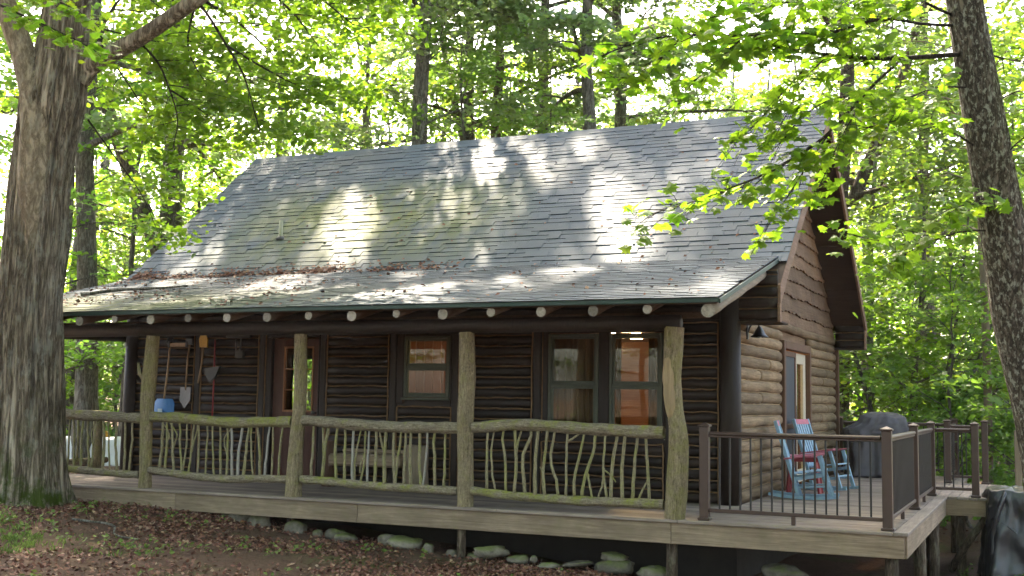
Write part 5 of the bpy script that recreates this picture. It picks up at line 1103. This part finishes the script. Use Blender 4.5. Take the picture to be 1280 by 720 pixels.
# maple leaf outline: five lobes
def maple_leaf(name, m, seed):
    r_ = random.Random(seed); half = [(0, -.42), (.10, -.36), (.34, -.40), (.30, -.22), (.52, -.10), (.36, .02), (.46, .24), (.22, .18), (.14, .30), (0, .58)]
    out = [(x * r_.uniform(.92, 1.08), y) for x, y in half] + [(-x * r_.uniform(.92, 1.08), y) for x, y in half[-2:0:-1]]; curl = r_.uniform(.08, .55)
    V = [(0, 0, .03)] + [(x, y, -curl * (x * x + .6 * y * y) + .05 * math.sin(5 * x)) for x, y in out]; n = len(out)
    me = bpy.data.meshes.new(name); me.from_pydata(V, [], [(0, 1 + i, 1 + (i + 1) % n) for i in range(n)]); me.materials.append(m); me.update(); return me
def leaf_matrix(p, s, r_, tilt=.55):
    up = Vector((r_.normal(0, tilt), r_.normal(0, tilt) - .12, 1)).normalized(); a = r_.uniform(0, 2 * PI); t = Vector((math.cos(a), math.sin(a), -.25)); t = (t - up * t.dot(up)).normalized(); x = t.cross(up)
    M4 = Matrix.Identity(4)
    for c, v in enumerate((x, t, up)):
        for k in range(3): M4[k][c] = v[k] * s
    for k in range(3): M4[k][3] = p[k]
    return M4
def near_foliage(root, rootloc, twigs, meshes, seed, n_single, leaf, part_mat, spread=.28, per_m=26, wood_name='branch'):
    """twigs: lists of (u, v, depth, r); each becomes a branch part, its largest leaves single sub-parts"""
    r_ = np.random.RandomState(seed); allv = []; parts = []
    for k, (pts, r0, dens, lo) in enumerate(twigs):
        P_ = smooth_path(px_path(pts), max(8, len(pts) * 4)) - rootloc; mb = MB(); mb.tube(P_, np.linspace(r0, r0 * .3, len(P_)), 7, .06, k)
        seg = np.linalg.norm(np.diff(P_, axis=0), axis=1); L = seg.sum(); cum = np.concatenate([[0], np.cumsum(seg)]); nt = int(L * dens * 2.3); Ms = []
        for j in range(nt + 1):
            s_ = L * (lo + (1 - lo) * (j + r_.uniform(0, .8)) / max(1, nt)); s_ = min(s_, L * .999); i = np.searchsorted(cum, s_) - 1; i = max(0, min(i, len(P_) - 2)); p = P_[i] + (P_[i + 1] - P_[i]) * ((s_ - cum[i]) / seg[i]); d = (P_[i + 1] - P_[i]) / seg[i]
            sd = np.cross(d, [0, 0, 1]); sd /= np.linalg.norm(sd) + 1e-6; v = d * r_.uniform(.2, .9) + sd * (1 if j % 2 else -1) * r_.uniform(.4, 1) + np.array([0, 0, r_.uniform(-.45, .25)]); v /= np.linalg.norm(v); l2 = spread * r_.uniform(.4, 1.3)
            tw = np.array([p, p + v * l2 * .5 + [0, 0, .01], p + v * l2]); mb.tube(tw, [r0 * .3 + .0015, .0022, .0014], 4)
            for q in range(r_.randint(3, 6)):
                pp = p + v * l2 * r_.uniform(.45, 1.05) + r_.normal(0, .045, 3); Ms.append(leaf_matrix(pp, leaf * r_.uniform(.6, 1.2), r_))
        o = mb.build(wood_name, M['branch'], root, True); parts.append(o)
        for m_ in Ms:
            u, v, z = project(np.array(m_.translation) + rootloc); allv.append((z if -20 < u < 1300 and -20 < v < 740 else 99 + z, o, m_, r_.randint(len(meshes))))
    allv.sort(key=lambda t: t[0]); rest_v = []; rest_f = []; nb = 0
    for i, (z, o, m_, k) in enumerate(allv):
        if i < n_single and z < 99:
            l = obj('leaf', meshes[k], o); l.matrix_parent_inverse = Matrix.Identity(4); l.matrix_local = m_
        else:
            co = np.empty(len(meshes[k].vertices) * 3); meshes[k].vertices.foreach_get('co', co); A = np.array(m_); co = co.reshape(-1, 3) @ A[:3, :3].T + A[:3, 3]; rest_v.append(co); rest_f.append(np.array([tuple(p.vertices) for p in meshes[k].polygons]) + nb); nb += len(co)
    if rest_v: tag(obj('foliage', fast_mesh('foliage', np.vstack(rest_v), np.vstack(rest_f), part_mat), root), kind='stuff')
    return len(allv)
LM = [maple_leaf('maple_leaf', M['leaf_bright'], k) for k in range(5)]
near_foliage(old, off, [([(-10, 2, 11.5), (30, 20, 11.4), (70, 38, 11.3), (110, 58, 11.3), (128, 72, 11.3)], .012, 10, .1), ([(-30, -20, 11.6), (40, -8, 11.5), (90, 10, 11.4), (120, 30, 11.4)], .012, 9, .1)], LM, 5, 140, .115, M['leaf_bright'], .26)

# ------------------------------------------------------------------ lichen-barked maple at right, its boughs over the roof
D1 = 9.0
tb_ = at(1315, 700, D1); gz1 = float(gh(tb_[0], tb_[1])); rm = thing('lichen_maple_tree', 'maple with lichen-spotted trunk at the right edge, its boughs hanging over the roof', 'tree', (tb_[0], tb_[1], gz1)); off1 = np.array([tb_[0], tb_[1], gz1])
b0 = tb_.copy(); b0[2] = gz1 - .15
pts = [b0 - off1] + [p - off1 for p in px_path([(1314, 680, D1), (1305, 560, D1), (1270, 400, D1), (1259, 320, D1), (1240, 210, D1), (1225, 120, D1), (1205, 0, D1), (1185, -150, D1), (1180, -500, D1 + .2), (1190, -1000, D1 + .3)])]
mb = MB(); mb.add(*furrowed(pts, [.20, .185, .178, .175, .17, .155, .15, .142, .13, .10, .05], 64, 120, 21, .10, .16))
pts = [p - off1 for p in px_path([(1262, 330, D1), (1285, 290, D1 + .1), (1310, 230, D1 + .2), (1330, 120, D1 + .3), (1345, -60, D1 + .5)])]; mb.add(*furrowed(pts, [.12, .10, .085, .07, .05], 20, 30, 22, .05))
me = mb.mesh('lichen_trunk', M['bark_lichen']); me.polygons.foreach_set('use_smooth', [True] * len(me.polygons)); obj('trunk', me, rm)
tw = [([(1198, 68, 8.95), (1120, 73, 8.6), (1058, 71, 8.4), (1004, 64, 8.3), (955, 57, 8.2), (905, 62, 8.1)], .020, 8, .28), ([(1125, 76, 8.6), (1090, 108, 8.5), (1040, 162, 8.4), (1000, 193, 8.35), (955, 218, 8.3), (905, 238, 8.2), (860, 254, 8.15), (812, 268, 8.1)], .012, 9, .12),
      ([(1040, 162, 8.4), (1010, 205, 8.4), (985, 245, 8.4), (965, 270, 8.4)], .006, 10, .1), ([(1058, 70, 8.4), (1031, 49, 8.3), (990, 46, 8.2), (940, 28, 8.1), (890, 20, 8.0)], .009, 10, .1), ([(1192, 32, 9), (1155, 30, 8.7), (1102, 24, 8.4), (1040, 40, 8.2), (985, 42, 8.0), (933, 44, 7.9), (853, 44, 7.8), (800, 52, 7.7), (760, 66, 7.7)], .013, 9, .2),
      ([(1058, 120, 8.5), (1030, 128, 8.4), (1000, 150, 8.4), (975, 180, 8.4)], .006, 9, .1), ([(1075, 130, 8.5), (1050, 175, 8.5), (1035, 210, 8.5), (1020, 240, 8.5)], .005, 9, .1), ([(1002, 90, 8.3), (975, 120, 8.3), (950, 150, 8.2), (920, 178, 8.2)], .006, 11, .0), ([(1030, 74, 8.4), (1000, 105, 8.3), (985, 140, 8.3), (965, 170, 8.3)], .006, 11, .1), ([(853, 44, 7.8), (830, 70, 7.8), (800, 90, 7.8), (772, 100, 7.8)], .006, 12, .1), ([(933, 44, 7.9), (900, 72, 7.9), (870, 100, 7.9), (850, 122, 7.9)], .006, 11, .1),
      ([(1192, 20, 9), (1120, -10, 8.6), (1040, -5, 8.2), (960, 5, 8.0), (900, 0, 7.9)], .012, 9, .2), ([(1248, 288, 9), (1200, 290, 8.9), (1150, 305, 8.7), (1100, 302, 8.6), (1075, 296, 8.5)], .008, 9, .35), ([(1245, 265, 9), (1215, 255, 8.8), (1185, 262, 8.7)], .006, 11, .2), ([(1160, 302, 8.7), (1130, 320, 8.7), (1115, 335, 8.7)], .004, 11, .2),
      ([(1230, 140, 9), (1262, 118, 9), (1300, 108, 9)], .009, 8, .5), ([(1215, 60, 9), (1250, 72, 9), (1290, 78, 9)], .010, 8, .5), ([(1230, 190, 9), (1180, 160, 8.8), (1130, 150, 8.6), (1085, 160, 8.5)], .008, 8, .4), ([(1225, 110, 9), (1170, 110, 8.8), (1110, 130, 8.7), (1065, 120, 8.6)], .008, 8, .3), ([(1240, 215, 9), (1270, 180, 8.9), (1300, 160, 8.8)], .008, 9, .4)]
nleaf = near_foliage(rm, off1, tw, LM, 8, 300, .110, M['leaf_bright'], .36)
g = Grow(301); az = 1.0
for i in range(22):
    az += 2.4; f = i / 22; b = np.array([-.35, -.1, 6.2 + 8.5 * f]); L = 4.6 * (1.15 - .7 * f) * g.r.uniform(.75, 1.1); pp, _ = g.path(b, az, .2 + .8 * f, L, 7, .25); g.tube(pp, np.linspace(.06 * (1.2 - f), .012, 7), 6); g.spray(pp, .04, 7, L * .38, 5, .6, 11, .14, .2)
obj('branches', g.wood('lichen_branches', M['branch']), rm); obj('crown', g.leaves('lichen_crown', M['leaf_bright'], .55), rm)
print('near leaves', nleaf)

# ------------------------------------------------------------------ humid air under the trees
t = NT('humid_air'); t.t.links.new(t.n('VolumePrincipled', Color=(.97, .98, 1.0), Density=.00026, Anisotropy=.3).outputs[0], t.out.inputs['Volume'])
hz = MB().box((-420, -420, -6), (430, 420, 31)).build('haze', t.m); tag(hz, 'thin humid haze filling the air of the woods', 'haze', kind='stuff')
